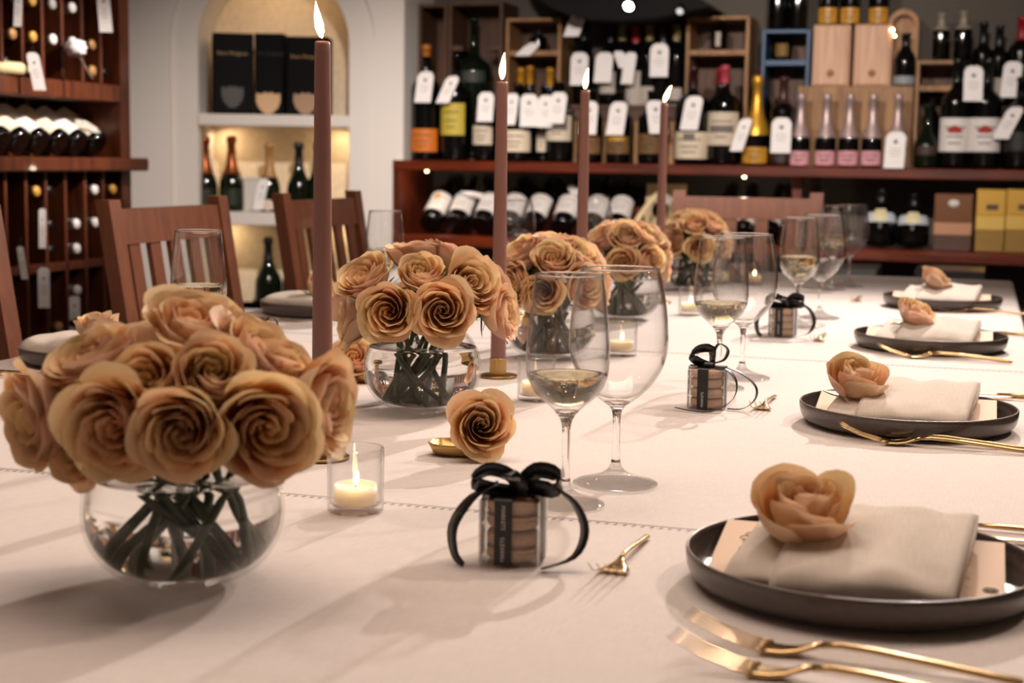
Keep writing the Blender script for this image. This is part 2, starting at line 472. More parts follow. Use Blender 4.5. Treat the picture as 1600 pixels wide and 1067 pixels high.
struct(obj('wall_niche', mesh('wall_niche', *archwall(-3.2, XR, Z0, CZ, NCX, 0.478, NSP, YF, YN, Z0+0.001), PLASTER, False)))
struct(obj('wall_niche_recess', mesh('wall_niche_recess', *archwall(NCX-0.479, NCX+0.479, Z0, 1.4, NCX, NHW, NSP, YN, YB, NB), PLASTER, False)))
struct(obj('wall_niche_back', mesh('wall_niche_back', *box(NCX-0.5, NCX+0.5, YB, YB+0.03, TOP+NB-0.1, TOP+1.4), NICHEP, False)))
e = Vector((XR, YF, 0)); wallseg('wall_niche_side', e, e+AX*0.5, Z0, CZ, PLASTER)
for i, (zt, zb) in enumerate(((0.535, 0.481), (0.075, 0.014))):
    struct(obj('trim_%d' % (i+1), mesh('niche_shelf', *rbox(NCX-NHW, NCX+NHW, YN-0.012, YB, TOP+zb, TOP+zt, 0.004), PLASTER, False)))
struct(obj('trim_3', mesh('niche_sill', *rbox(NCX-NHW-0.005, NCX+NHW+0.005, YN-0.012, YB, TOP+NB-0.06, TOP+NB, 0.004), PLASTER, False)))
NW = (1.0, 0.72, 0.42)
for z, pw in ((0.47, 0.9), (0.005, 0.8)):
    for sx in (-1, 1):
        lamp('AREA', (NCX+sx*0.29, YB-0.10, TOP+z), pw*0.55, NW, (NCX+sx*0.2, YB-0.06, TOP+z-0.4), 0.10, shape='RECTANGLE', size_y=0.05)
lamp('AREA', (NCX, YN+0.10, TOP+1.19), 1.5, (1.0, 0.66, 0.36), (NCX, YB, TOP+0.8), 0.5, shape='RECTANGLE', size_y=0.12)
# dark curved soffit in the corner above the shelves, with two recessed ceiling spots
def soffit():
    V, F = [], []
    pr = [(at_s(px, py, 6.9).dot(NX), at_s(px, py, 6.9).z) for px, py in ((835, -60), (848, -20), (868, 6), (893, 24), (925, 36), (960, 41), (1000, 42), (1050, 38), (1090, 30), (1130, 22), (1118, 12), (1085, 0), (1070, -60))]
    for s in (6.55, 7.05):
        for n, z in pr:
            v = AX*s+NX*n; V.append((v.x, v.y, z))
    k = len(pr)
    F.append(tuple(range(k))); F.append(tuple(range(2*k-1, k-1, -1)))
    for i in range(k): F.append((i, i+k, (i+1) % k+k, (i+1) % k))
    return V, F
# the spots hang in a dark bulkhead whose black curve stands for wall shadow
struct(obj('ceiling_bulkhead', mesh('ceiling_bulkhead', *soffit(), SOFFIT, False)))
def spotlight(px, py, s, r, label, em):
    p = at_s(px, py, s)
    t = thing('ceiling_spotlight', label, 'ceiling light', p, RZ, None, (math.radians(-62), 0, RZ))
    obj('lens', mesh('lens', *lathe([(0, 0.0), (r*0.7, 0.001), (r, 0.004), (r, 0.010), (0, 0.012)], 20), em), t)
    obj('housing', mesh('housing', *lathe([(r, -0.002), (r*1.25, -0.002), (r*1.3, 0.004), (r*1.25, 0.05), (0, 0.055), (0, 0.02), (r, 0.015)], 20), plain('black_lamp_metal', '101010', 0.4)), t)
spotlight(982, 10, 6.52, 0.021, 'bright round ceiling spotlight at the top of the picture above the tagged bottles', SPOTE)
spotlight(1062, 18, 6.52, 0.016, 'dim ceiling spotlight seen edge on, just above the open wooden crate', emit('dim_spot_lens', (1, 0.95, 0.9, 1), 0.8))

# ------------------------------------------------------------------ wall shelves (right)
SF, SB, ZU, ZL = 6.58, 7.04, 0.333, -0.012
def tbox(s0, s1, n0, n1, z0, z1, r=0.0):          # box in table axes around the origin of the table frame
    return rbox(n0, n1, s0, s1, z0, z1, r) if r else box(n0, n1, s0, s1, z0, z1)
def frame_root(name, label, cat, s, n, z, group=None):
    return thing(name, label, cat, TB(s, n, z), RZ, group)
sh = frame_root('wine_shelf', 'long cherry-wood wall shelf of two boards carrying the tagged wine bottles', 'shelf', SF, -2.635, 0)
obj('shelf_board', mesh('upper_board', *rbox(0, 4.2, 0, SB-SF, ZU-0.045, ZU, 0.004), CHERRYH, False), sh)
obj('shelf_board', mesh('lower_board', *rbox(0, 4.2, 0, SB-SF, ZL-0.05, ZL, 0.004), CHERRYH, False), sh)
obj('side_panel', mesh('side_panel', *rbox(0, 0.035, 0.004, SB-SF, ZL, ZU-0.045, 0.003), CHERRY, False), sh)
nu = at_s(1246, 300, 6.75).dot(NX)+2.635
obj('upright', mesh('upright', *rbox(nu-0.022, nu+0.022, 0.15, 0.2, ZL, ZU-0.045, 0.003), CHERRY, False), sh)
obj('upright', mesh('upright', *rbox(nu+0.045, nu+0.085, 0.25, 0.3, ZL, ZU-0.045, 0.003), CHERRY, False), sh)
for nn in (0.1, 2.0, 3.9):
    obj('bracket', mesh('bracket', *rbox(nn, nn+0.04, 0.05, SB-SF, Z0, ZL-0.05, 0.003), CHERRY, False), sh)

# ------------------------------------------------------------------ bottles
COLS = {}
def colm(hexc, rough=0.5, metal=0.0, var=0.0):
    k = 'col_%s_%s' % (hexc, rough)
    return plain(k, hexc, rough, metal, 0.0, 80, 0.0, var)
def profile(kind, H, R):
    q = min(0.37*R, 0.0185)                       # neck radius
    base = [(0, 0.012), (R*0.75, 0.0), (R*0.97, 0.004), (R, 0.02)]
    if kind == 'bordeaux':
        return base+[(R, H*0.60), (R*0.97, H*0.635), (R*0.82, H*0.675), ((R*0.55+q)/2+q*0.2, H*0.715), (q*1.08, H*0.76), (q, H*0.95), (q*1.15, H*0.952), (q*1.15, H*0.985), (q*0.98, H), (0, H)]
    if kind == 'champagne':
        q = min(0.33*R, 0.0185)
        return base+[(R, H*0.33), (R*0.96, H*0.39), (R*0.82, H*0.46), (R*0.60, H*0.54), (R*0.43, H*0.63), (q*1.08, H*0.75), (q*0.98, H*0.89), (q*1.25, H*0.90), (q*1.28, H*0.975), (q*0.95, H), (0, H)]
    return base+[(R, H*0.46), (R*0.96, H*0.52), (R*0.75, H*0.61), (R*0.5, H*0.69), (max(q, R*0.36), H*0.77), (q*0.95, H*0.95), (q*1.15, H*0.952), (q*1.15, H*0.985), (q*0.98, H), (0, H)]
def rad_at(prof, z):
    for (r0, z0), (r1, z1) in zip(prof[1:-1], prof[2:]):
        if z0 <= z <= z1 and z1 > z0: return r0+(r1-r0)*(z-z0)/(z1-z0)
    return prof[3][0]
def patch(prof, z0, z1, ang, off=0.0012, nu=10, nv=4, rot=0.0, shape=None):   # label: wraps the front of the bottle
    V, F = [], []
    for j in range(nv+1):
        z = z0+(z1-z0)*j/nv
        a = ang
        if shape: a = ang*shape(j/nv)
        r = rad_at(prof, z)+off
        for i in range(nu+1):
            th = -PI/2+rot+a*(i/nu-0.5)
            V.append((r*math.cos(th), r*math.sin(th), z))
    for j in range(nv):
        for i in range(nu):
            k = j*(nu+1)+i; F.append((k, k+1, k+nu+2, k+nu+1))
    return V, F
def wing(t): return 0.25+0.75*max(0.0, 1-abs(t-0.35)*2.2)
def oval(t): return max(0.15, math.sqrt(max(0.0, 1-(2*t-1)**2)))
def bottle(label, loc, H, R, kind='bordeaux', glass=None, cap=None, caplen=0.2, lab=None, rot=None, rz=RZ, group=None, cat='bottle', print_=True, labrot=0.0):
    t = thing('wine_bottle' if kind != 'champagne' else 'champagne_bottle', label, cat, loc, rz, group, rot)
    pr = profile(kind, H, R)
    obj('glass_body', mesh('glass_body', *lathe(pr, 20), glass or BGLASS), t)
    if cap:
        z0 = H*(1-caplen)
        cp = [(rad_at(pr, z0)+0.0012, z0)]+[(r+0.0012, z) for r, z in pr if z > z0 and r > 0]+[(0, H+0.001)]
        obj('capsule', mesh('capsule', *lathe(cp, 18), cap), t)
    for k, L in enumerate(lab or []):
        z0, z1, m = L[0]*H, L[1]*H, L[2]
        ang = L[3] if len(L) > 3 else 2.3
        o = obj('paper_label' if k == 0 else 'label_emblem', mesh('label', *patch(pr, z0, z1, ang, 0.0012+0.0006*k, rot=labrot, shape=L[4] if len(L) > 4 else None), m), t)
        if k == 0 and print_:
            for f, a in ((0.72, 0.55), (0.45, 0.4), (0.25, 0.3)):
                zc = z0+(z1-z0)*f
                obj('label_print', mesh('label_print', *patch(pr, zc-0.0025, zc+0.0025, ang*a, 0.0018, 6, 1, rot=labrot), PRINTD), o)
    return t
def onshelf(px, s, z=None):
    p = at_s(px, 250, s); p.z = TOP+0.0008+(ZU if z is None else z); return p
def pxr(p, w): return w/2*(p-CAMP).dot(Vector((0, math.cos(PITCH), -math.sin(PITCH))))/FPX
def ztop(px, py, s): return at_s(px, py, s).z
def shelfbottle(label, px, top, w, s=6.70, z=None, kind='bordeaux', glass=None, cap=None, caplen=0.2, lab=None, group=None, **kw):
    p = onshelf(px, s, z)
    H = ztop(px, top, s)-p.z
    R = pxr(p, w)
    L = []
    for q in lab or []:
        z1 = (ztop(px, q[0], s-R)-p.z)/H; z0 = (ztop(px, q[1], s-R)-p.z)/H
        L.append((z0, z1)+tuple(q[2:]))
    return bottle(label, p, H, R, kind, glass, cap, caplen, L, group=group, **kw)
CREAM = colm('d8c8b0', 0.7); CREAM2 = colm('c9bba6', 0.7); WHITEL = colm('dcd6d2', 0.7); ORANGE = colm('c46a18', 0.6); YEL = colm('b8a33c', 0.6)
GOLDL = colm('c08a2c', 0.4); GOLDF = colm('d8a238', 0.38, 0.6); REDC = colm('8e1420', 0.4); PINKC = colm('a8404e', 0.4); OLIVE = colm('7a6c40', 0.5)
MAROON = colm('2c0c0c', 0.4); SILVP = colm('b09a98', 0.38, 0.4); PINKL = colm('d79aa4', 0.6); GREYL = colm('b0a69c', 0.7); BROWNG = colm('6b4c24', 0.7, 0.0, 0.5)
BLACKC = colm('0d0c0c', 0.35); COPPERF = colm('8a4a22', 0.3, 0.7); TANC = colm('a87c48', 0.4); WHITEC = colm('d8d2ce', 0.5)
SKETCH = colm('6e665e', 0.7); REDM = colm('9e2a22', 0.7)
sb = shelfbottle
sb('very tall bottle with orange foil and orange label at the left shelf end', 665, 70, 47, 6.70, cap=colm('a8621a', 0.4), caplen=0.1, lab=[(201, 237, ORANGE, 2.4)])
sb('big dark bottle with yellow-green label standing second on the upper shelf', 711, 84, 46, 6.70, lab=[(161, 211, YEL, 2.0)])
sb('giant dark green bottle behind the yellow-labelled one inside the dark crate', 738, 26, 58, 6.885, ZU+0.018, glass=GGLASS, lab=[(110, 128, colm('27302a', 0.6), 2.0)])
sb('bottle with small white label half hidden by the second candle', 757, 128, 38, 6.70, lab=[(196, 226, CREAM2, 1.9)])
sb('bottle with wide cream label right of the second candle', 808, 130, 46, 6.68, lab=[(203, 237, CREAM, 2.6)])
sb('slim dark bottle showing a narrow beige label strip', 849, 134, 32, 6.76, lab=[(205, 237, CREAM2, 0.9)])
sb('bottle with grey drawn landscape label left of the third candle', 874, 128, 43, 6.68, lab=[(172, 220, CREAM2, 2.4), (182, 204, SKETCH, 1.6)])
sb('bottle with brown and gold picture label partly behind the third candle', 922, 140, 38, 6.68, lab=[(213, 240, BROWNG, 2.3)])
sb('bottle with brown and gold picture label midway between third and fourth candle', 966, 142, 40, 6.68, lab=[(213, 240, BROWNG, 2.3), (213, 220, GOLDL, 1.4)])
sb('bottle with brown and gold picture label behind the fourth candle', 1016, 142, 40, 6.68, lab=[(209, 240, BROWNG, 2.3)])
sb('big bottle with broad cream label and maroon foil under the crate shelf', 1080, 104, 52, 6.68, cap=MAROON, caplen=0.22, lab=[(206, 248, CREAM, 2.7), (208, 220, SKETCH, 0.7)])
sb('broad-shouldered bottle with white estate label and pink-red foil', 1129, 102, 50, 6.70, cap=PINKC, caplen=0.18, lab=[(175, 227, CREAM2, 2.5), (196, 207, SKETCH, 1.6)])
sb('red-foiled bottle standing behind the broad-shouldered one', 1122, 106, 36, 6.89, ZU+0.017, cap=REDC, caplen=0.18)
sb('champagne bottle in gold foil with a gold label', 1180, 118, 42, 6.70, kind='champagne', cap=GOLDF, caplen=0.66, lab=[(230, 255, GOLDL, 2.2)])
sb('dark red foil bottle behind the gold-foiled champagne', 1186, 104, 34, 6.90, cap=colm('5a1418', 0.4), caplen=0.2)
sb('dark bottle with brownish foil left of the row of pink champagnes', 1221, 120, 40, 6.68, cap=colm('3a2220', 0.4), caplen=0.3, lab=[(241, 256, MAROON, 2.2)])
for i, px in enumerate((1249, 1289, 1325, 1361, 1400)):
    nm = ['first', 'second', 'third', 'fourth', 'fifth'][i]
    sb('%s from the left of the five pink-foiled champagne bottles' % nm, px, 146, 32, 6.67, kind='champagne', cap=SILVP, caplen=0.6, lab=[(236, 258, PINKL, 2.3)], group='pink foiled champagne row')
sb('dark green champagne bottle right of the pink row', 1447, 162, 40, 6.68, kind='champagne', glass=GGLASS, lab=[(228, 242, colm('3a2418', 0.6), 1.6)])
for i, px in enumerate((1490, 1537)):
    sb('%s of two big bottles with white labels bearing a red bird-like mark' % ('left' if i == 0 else 'right'), px, 92, 47, 6.68,
       cap=BLACKC, caplen=0.2, lab=[(184, 237, WHITEL, 2.6), (196, 208, REDM, 1.3, wing)], group='two white-labelled bottles with red mark', labrot=0.0)
sb('dark bottle with faint black label at the right end of the shelf', 1590, 120, 50, 6.68, lab=[(206, 236, colm('1c1a1a', 0.6), 2.2)])
# tier behind: two plain risers and the bottles on them
ZT = 0.60
def riser(label, p0, p1, s0, s1, zt, mat):
    n0 = at_s(p0, 250, s0).dot(NX); n1 = at_s(p1, 250, s0).dot(NX)
    t = frame_root('wooden_riser', label, 'riser', s0, n0, ZU)
    obj('top_board', mesh('top_board', *rbox(0, n1-n0, 0, s1-s0, zt-ZU-0.02, zt-ZU, 0.002), mat, False), t)
    for x in (0.0, n1-n0-0.018):
        obj('side_board', mesh('side_board', *rbox(x, x+0.018, 0, s1-s0, 0, zt-ZU-0.02, 0.002), mat, False), t)
    obj('front_board', mesh('front_board', *rbox(0.018, n1-n0-0.018, 0.01, 0.028, 0, zt-ZU-0.02, 0.002), mat, False), t)
riser('dark wooden riser under the back row behind the third and fourth candles', 882, 1064, 6.80, 7.03, ZT, DARKCRATE)
for o in list(C.objects):
    if o.name.startswith('wooden_riser'):
        for px in (898, 944, 996, 1050):
            xx = at_s(px, 220, 6.74).dot(NX)-Vector(o.location).dot(NX)
            obj('support_post', mesh('support_post', *rbox(xx-0.013, xx+0.013, -0.075, -0.05, 0, 0.19, 0.002), PINE, False), o)
riser('dark wooden riser under the back row at the right end of the shelf', 1500, 1640, 6.80, 7.03, ZT, DARKCRATE)
SB2 = 6.86
for lb, px, top, w, cap, lab in (
    ('back-row bottle with black foil above the third candle', 908, 36, 32, BLACKC, None),
    ('back-row bottle with black foil and a white label right of the third candle flame', 950, 40, 34, BLACKC, [(112, 146, GREYL, 1.8)]),
    ('back-row bottle with olive foil next to the red-foiled one', 968, 38, 30, OLIVE, None),
    ('back-row bottle with bright red foil between two olive foils', 989, 42, 32, REDC, [(111, 167, GREYL, 2.0)]),
    ('back-row bottle with olive foil and pale label right of the red-foiled one', 1010, 38, 32, OLIVE, [(135, 165, GREYL, 1.4)]),
    ('back-row bottle with black foil behind the notched tag', 1031, 40, 30, BLACKC, None),
    ('back-row bottle with olive foil beside the open crate', 1052, 38, 30, OLIVE, [(137, 172, GREYL, 1.8)])):
    sb(lb, px, top, w, SB2, ZT, cap=cap, caplen=0.2, lab=lab, print_=False)
for lb, px, top, w, cap, lab in (
    ('back-row dark bottle right of two pale foils', 1527, 34, 30, BLACKC, [(128, 150, GREYL, 1.6)]),
    ('back-row dark bottle left of the red-foiled bottle at the right edge', 1552, 40, 30, BLACKC, [(122, 160, GREYL, 1.8)]),
    ('tall bottle with dark red foil at the right edge of the back row', 1586, 26, 40, REDC, [(128, 152, colm('8fae8a', 0.7), 2.0)])):
    sb(lb, px, top, w, SB2, ZT, cap=cap, caplen=0.26, lab=lab, print_=False)
# crates
def crate(label, x0, x1, ytop, s0, s1, mat, shelves=(), zb=ZU, th=0.016, back=True, name='wooden_crate'):
    n0 = at_s(x0, 200, s0).dot(NX); n1 = at_s(x1, 200, s0).dot(NX); zt = at_s((x0+x1)/2, ytop, s0).z-TOP
    t = frame_root(name, label, 'crate', s0, n0, zb)
    w, d, h = n1-n0, s1-s0, zt-zb
    for x in (0, w-th): obj('side_board', mesh('side_board', *rbox(x, x+th, 0, d, 0, h, 0.002), mat, False), t)
    obj('top_board', mesh('top_board', *rbox(th, w-th, 0, d, h-th, h, 0.002), mat, False), t)
    obj('bottom_board', mesh('bottom_board', *rbox(th, w-th, 0, d, 0, th, 0.002), mat, False), t)
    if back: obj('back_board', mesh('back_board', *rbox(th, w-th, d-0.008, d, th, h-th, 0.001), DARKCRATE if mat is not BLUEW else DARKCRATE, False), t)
    for ys in shelves:
        z = at_s((x0+x1)/2, ys, s0).z-TOP-zb
        obj('inner_shelf', mesh('inner_shelf', *rbox(th, w-th, 0.004, d-0.01, z-0.012, z+0.012, 0.002), mat, False), t)
    return t, n0, n1, zt
crate('tall dark wooden crate at the left end behind the orange-labelled bottle', 652, 697, 6, 6.80, 7.03, DARKCRATE)
tcr, n0c, n1c, ztc = crate('tall dark crate holding the giant green bottle', 699, 783, 3, 6.78, 7.03, DARKCRATE)
zc = at_s(740, 75, 6.78).z-TOP-ZU
for a, b in ((0.016, 0.07), (n1c-n0c-0.075, n1c-n0c-0.016)):
    obj('side_ledge', mesh('side_ledge', *rbox(a, b, 0.004, 0.24, zc-0.012, zc+0.012, 0.002), DARKCRATE, False), tcr)
crate('open pine crate holding the three gold-foiled bottles', 788, 874, 28, 6.80, 7.03, PINE, (83,))
crate('open pine crate with a shelf right of the olive foils', 1068, 1166, 25, 6.80, 7.03, PINE, (82,))
crate('open blue-painted crate left of the two pale boxes', 1186, 1261, 46, 6.80, 7.03, BLUEW, (98,))
crate('low open pine crate right of the cluster of warm reflections', 1427, 1494, 94, 6.80, 7.03, PINE, (138,))
for i, (px, top) in enumerate(((812, 106), (826, 103), (857, 106))):
    sb('%s gold-foiled bottle in the open pine crate' % ['leftmost', 'middle', 'rightmost'][i], px, top, 28 if i != 1 else 28, (6.86, 6.93, 6.86)[i], ZU+0.017, cap=colm('b07a1c', 0.35), caplen=0.2)
zc = at_s(830, 83, 6.8).z-TOP+0.013
sb('short dark bottle in the top compartment of the pine crate', 838, 46, 28, 6.9, zc, cap=BLACKC)
zc = at_s(1117, 82, 6.8).z-TOP+0.013
sb('bottle with a narrow pale label in the top compartment of the right pine crate', 1118, 30, 26, 6.9, zc, lab=[(50, 72, GREYL, 0.6)], print_=False)
zc = at_s(1223, 98, 6.8).z-TOP+0.013
sb('dark bottle with small gold label inside the blue crate', 1217, 50, 30, 6.9, zc, lab=[(68, 88, colm('6e5016', 0.6), 1.4)], print_=False)  # label gold is darkened for the shade inside the crate
zb_ = at_s(1223, 46, 6.8).z-TOP
for i, px in enumerate((1207, 1238)):
    sb('%s dark bottle standing on top of the blue crate' % ('left' if i == 0 else 'right'), px, -60, 30, 6.88, zb_+0.001, cap=BLACKC, print_=False)
# closed pine case behind the pink champagnes, pale boxes and bottles on it
nA = at_s(1245, 200, 6.78).dot(NX); nB = at_s(1424, 200, 6.78).dot(NX); zF = at_s(1330, 134, 6.78).z-TOP
t = frame_root('wine_case', 'wide pine wine case standing behind the pink champagne row', 'case', 6.78, nA, ZU)
nC = at_s(1266, 200, 6.80).dot(NX)-nA
obj('box_body', mesh('box_body', *rbox(nC, nB-nA, 0.014, 0.24, 0.001, zF-ZU-0.012, 0.003), PINE, False), t)
obj('front_board', mesh('front_board', *rbox(0.0, nB-nA, 0.0, 0.013, 0.001, zF-ZU-0.001, 0.002), PINE, False), t)
obj('lid', mesh('lid', *rbox(nC, nB-nA+0.003, 0.014, 0.245, zF-ZU-0.012, zF-ZU-0.0005, 0.002), PINE, False), t)
zr = at_s(1330, 203, 6.78).z-TOP-ZU
obj('front_batten', mesh('front_batten', *rbox(0, nB-nA, -0.008, 0.001, zr-0.008, zr+0.008, 0.002), PINE, False), t)
for i, (a, b) in enumerate(((1265, 1323), (1329, 1388))):
    n0 = at_s(a, 200, 6.80).dot(NX); n1 = at_s(b, 200, 6.80).dot(NX); zt = at_s(1325, 38, 6.8).z-TOP
    t = frame_root('wine_gift_box', '%s of the two upright pale wooden boxes above the pink champagnes' % ('left' if i == 0 else 'right'), 'box', 6.80, n0, zF, 'upright pale wooden boxes')
    obj('box_body', mesh('box_body', *rbox(0, n1-n0, 0.008, 0.17, 0, zt-zF, 0.004), PALE, False), t)
    obj('sliding_lid', mesh('sliding_lid', *rbox(0.012, n1-n0-0.012, 0.0, 0.009, 0.006, zt-zF-0.006, 0.002), PALE, False), t)
    obj('branded_mark', mesh('branded_mark', *xf(lathe([(0, 0), (0.016, 0), (0.016, 0.0006), (0, 0.0006)], 16), Matrix.Translation(((n1-n0)/2, -0.0001, 0.055)) @ Matrix.Rotation(PI/2, 4, 'X')), colm('9a6a4c', 0.7)), t)
zt = at_s(1325, 38, 6.8).z-TOP
for i, px in enumerate((1285, 1319, 1363)):
    sb('%s dark bottle with gold label on top of the pale boxes' % ['leftmost', 'middle', 'rightmost'][i], px, -75, 31, 6.87, zt+0.001, cap=BLACKC, lab=[(12, 36, GOLDL, 2.3)], group='gold-labelled bottles on the pale boxes')
# arched wooden case with a bell-shaped bottle and warm reflections
n0 = at_s(1386, 100, 6.92).dot(NX); n1 = at_s(1434, 100, 6.92).dot(NX); za = at_s(1410, 16, 6.92).z-TOP-zF
t = frame_root('arched_case', 'brown arched wooden display case behind the bell-shaped bottle', 'case', 6.92, n0, zF)
w = n1-n0; P = [(0, 0)]+[(w/2-w/2*math.cos(PI*k/12), za-w/2+w/2*math.sin(PI*k/12)) for k in range(13)]+[(w, 0)]
V = [(x, y, z) for y in (0, 0.1) for x, z in P]; k = len(P)
obj('arched_back', mesh('arched_back', V, [tuple(range(k)), tuple(range(2*k-1, k-1, -1))]+[(i, i+k, (i+1) % k+k, (i+1) % k) for i in range(k)], PINE, False), t)
V = []; Pi = [(w/2+(x-w/2)*0.8, z*0.93) for x, z in P]
for y in (0.0, -0.05):
    V += [(x, y, z) for x, z in P]+[(x, y, z) for x, z in Pi]
F = []
for i in range(k-1):
    F += [(2*k+i, 2*k+i+1, 3*k+i+1, 3*k+i), (i, 2*k+i, 2*k+i+1, i+1)[::-1], (k+i, k+i+1, 3*k+i+1, 3*k+i)]
obj('arched_rim', mesh('arched_rim', V, F, PINE, False), t)
p = onshelf(1407, 6.82, zF+0.001)
t = bottle('bell-shaped dark bottle with grey-white label in front of the arched case', p, ztop(1407, 52, 6.82)-p.z, pxr(p, 34), 'burgundy', None, BLACKC, 0.25, [(0.02, 0.18, colm('8b8f94', 0.6), 2.4)], print_=False)
for i, (px, py, r) in enumerate(((1394, 47, 0.008), (1398, 56, 0.005), (1422, 87, 0.009), (1427, 93, 0.008))):  # glowing beads stand for warm reflections
    p = at_s(px, py, 6.80 if i < 2 else 6.84)
    t = thing('warm_reflection', ['upper bright warm reflection beside the bell-shaped bottle', 'small warm reflection just below the upper bright one', 'large warm reflection at the bottle shoulder near the low pine crate', 'lowest warm reflection touching the low pine crate corner'][i], 'light', p, RZ)
    obj('bulb', mesh('bulb', *lathe([(0, -r), (r*0.7, -r*0.7), (r, 0), (r*0.7, r*0.7), (0, r)], 12), WARMGLOW), t)
    obj('wire', mesh('wire', *tube([(0, 0, r*0.8), (0.0, 0.02, 0.03), (0.005, 0.06, 0.02), (0.0, 0.115 if i < 2 else 0.08, 0.0)], 0.0012, 5), STRING), t)
zc = at_s(1460, 94, 6.8).z-TOP
for i, (px, top, w) in enumerate(((1461, 27, 26), (1495, 24, 28))):
    sb('%s of two bottles with pale foils on top of the low pine crate' % ('left' if i == 0 else 'right'), px, top-6, w, 6.88, zc-0.0 if i == 0 else zc, cap=colm('8f8474', 0.5), caplen=0.36, group='pale-foiled bottles on the low pine crate')
sb('dark bottle inside the low pine crate', 1452, 142, 30, 6.9, ZU+0.017, cap=BLACKC)
# ------------------------------------------------------------------ hanging paper tags
def tagmesh(w, h, lean, c=0.28):
    k = w*c
    P = [(-w/2, -h), (w/2, -h), (w/2, -k), (w/2-k*0.5, -k*0.22), (w/2-k, 0), (-w/2+k, 0), (-w/2+k*0.5, -k*0.22), (-w/2, -k)]
    P = [(x-lean*z/(-h)*-1 if False else x+lean*(-z/h), z) for x, z in P]
    V = [(x, y, z) for y in (0, 0.0012) for x, z in P]; n = len(P)
    return V, [tuple(range(n)), tuple(range(2*n-1, n-1, -1))]+[(i, (i+1) % n, (i+1) % n+n, i+n)[::-1] for i in range(n)]
def paper_tag(label, top, bot, w, rz=RZ, tilt=0.0, group=None, emblem=True):
    d = bot-top
    xdir = Vector((math.cos(rz), math.sin(rz), 0))
    lean = d.dot(xdir); h = -d.z
    t = thing('paper_tag', label, 'tag', top, rz, group)
    obj('card', mesh('card', *tagmesh(w, h, lean), TAGM, False), t)
    if emblem:
        e = Matrix.Translation((lean*0.27, -0.0002, -h*0.27)) @ Matrix.Rotation(PI/2, 4, 'X')
        obj('emblem', mesh('emblem', *xf(lathe([(0, 0), (w*0.1, 0), (w*0.1, 0.0005), (0, 0.0005)], 10), e), PRINTD, False), t)
        V, F = [], []
        for f, ww in ((0.47, 0.5), (0.56, 0.6), (0.65, 0.4)):
            b = box(lean*f-w*ww/2, lean*f+w*ww/2, -0.0006, -0.0001, -h*f-h*0.008, -h*f+h*0.008)
            V, F = join((V, F), b)
        obj('print', mesh('print', V, F, colm('9c9590', 0.7), False), t)
    obj('string', mesh('string', *tube([(0, 0.0006, -0.004), (0.001, 0.012, 0.012), (0.0, 0.03, 0.026)], 0.0008, 4), STRING), t)
    return t
def stag(label, tx, ty, bx, by, w, s, **kw):
    a = at_s(tx, ty, s); b = at_s(bx, by, s)
    return paper_tag(label, a, b, 2*pxr(a, w), **kw)
GT = 'white price tags on the shelf bottles'
for lb, q in (
    ('white tag hanging on the orange-labelled tall bottle', (666, 112, 660, 160, 27, 6.60)),
    ('white tag leaning over the yellow-green label', (709, 119, 691, 161, 22, 6.60)),
    ('white tag half hidden by the second candle', (760, 144, 757, 190, 26, 6.60)),
    ('slanted white tag first to the right of the second candle', (801, 146, 794, 195, 22, 6.60)),
    ('straight white tag second to the right of the second candle', (827, 147, 826, 198, 29, 6.595)),
    ('white tag overlapped by its neighbour above the grey landscape label', (853, 149, 851, 199, 24, 6.60)),
    ('white tag hanging on the grey landscape label bottle', (874, 144, 868, 193, 27, 6.59)),
    ('white tag half hidden by the third candle', (922, 158, 918, 210, 27, 6.60)),
    ('slanted white tag midway between third and fourth candle', (968, 159, 960, 211, 28, 6.60)),
    ('white tag directly behind the fourth candle', (1023, 157, 1029, 209, 29, 6.60)),
    ('white tag on the broad cream-labelled bottle below the open crate', (1086, 150, 1076, 203, 28, 6.60)),
    ('strongly slanted white tag beside the gold-foiled champagne', (1167, 185, 1150, 236, 20, 6.60)),
    ('upright white tag left of the pink champagne row', (1222, 184, 1219, 239, 31, 6.60)),
    ('white tag hanging over the shelf edge from the fifth pink champagne', (1401, 206, 1396, 263, 31, 6.56)),
    ('slanted white tag right of the two red-marked labels', (1589, 167, 1563, 217, 25, 6.60)),
    ('white tag on the back row right above the third candle flame', (906, 82, 904, 133, 28, 6.76)),
    ('plain white tag second from the left in the back row', (945, 82, 941, 129, 28, 6.76)),
    ('white tag with dark emblem right of the plain back-row tag', (986, 82, 979, 131, 19, 6.75)),
    ('small tilted tag tucked behind its neighbour in the back row', (966, 80, 976, 106, 18, 6.77)),
    ('greyish white tag hanging lowest under the olive foils', (1031, 68, 1029, 120, 29, 6.76)),
    ('large tilted grey tag at the top beside the curved bulkhead', (907, 17, 892, 57, 25, 6.74)),
    ('white tag hanging between the two red-marked bottles', (1522, 103, 1520, 158, 29, 6.62)),
    ('white tag on the dark red foil bottle at the right edge', (1584, 96, 1577, 152, 28, 6.70)),
    ('tilted paper tag lying over the shelf of the left pine crate', (836, 67, 816, 87, 24, 6.79))):
    stag(lb, *q, group=GT, emblem='plain' not in lb and 'lying' not in lb and 'tucked' not in lb)
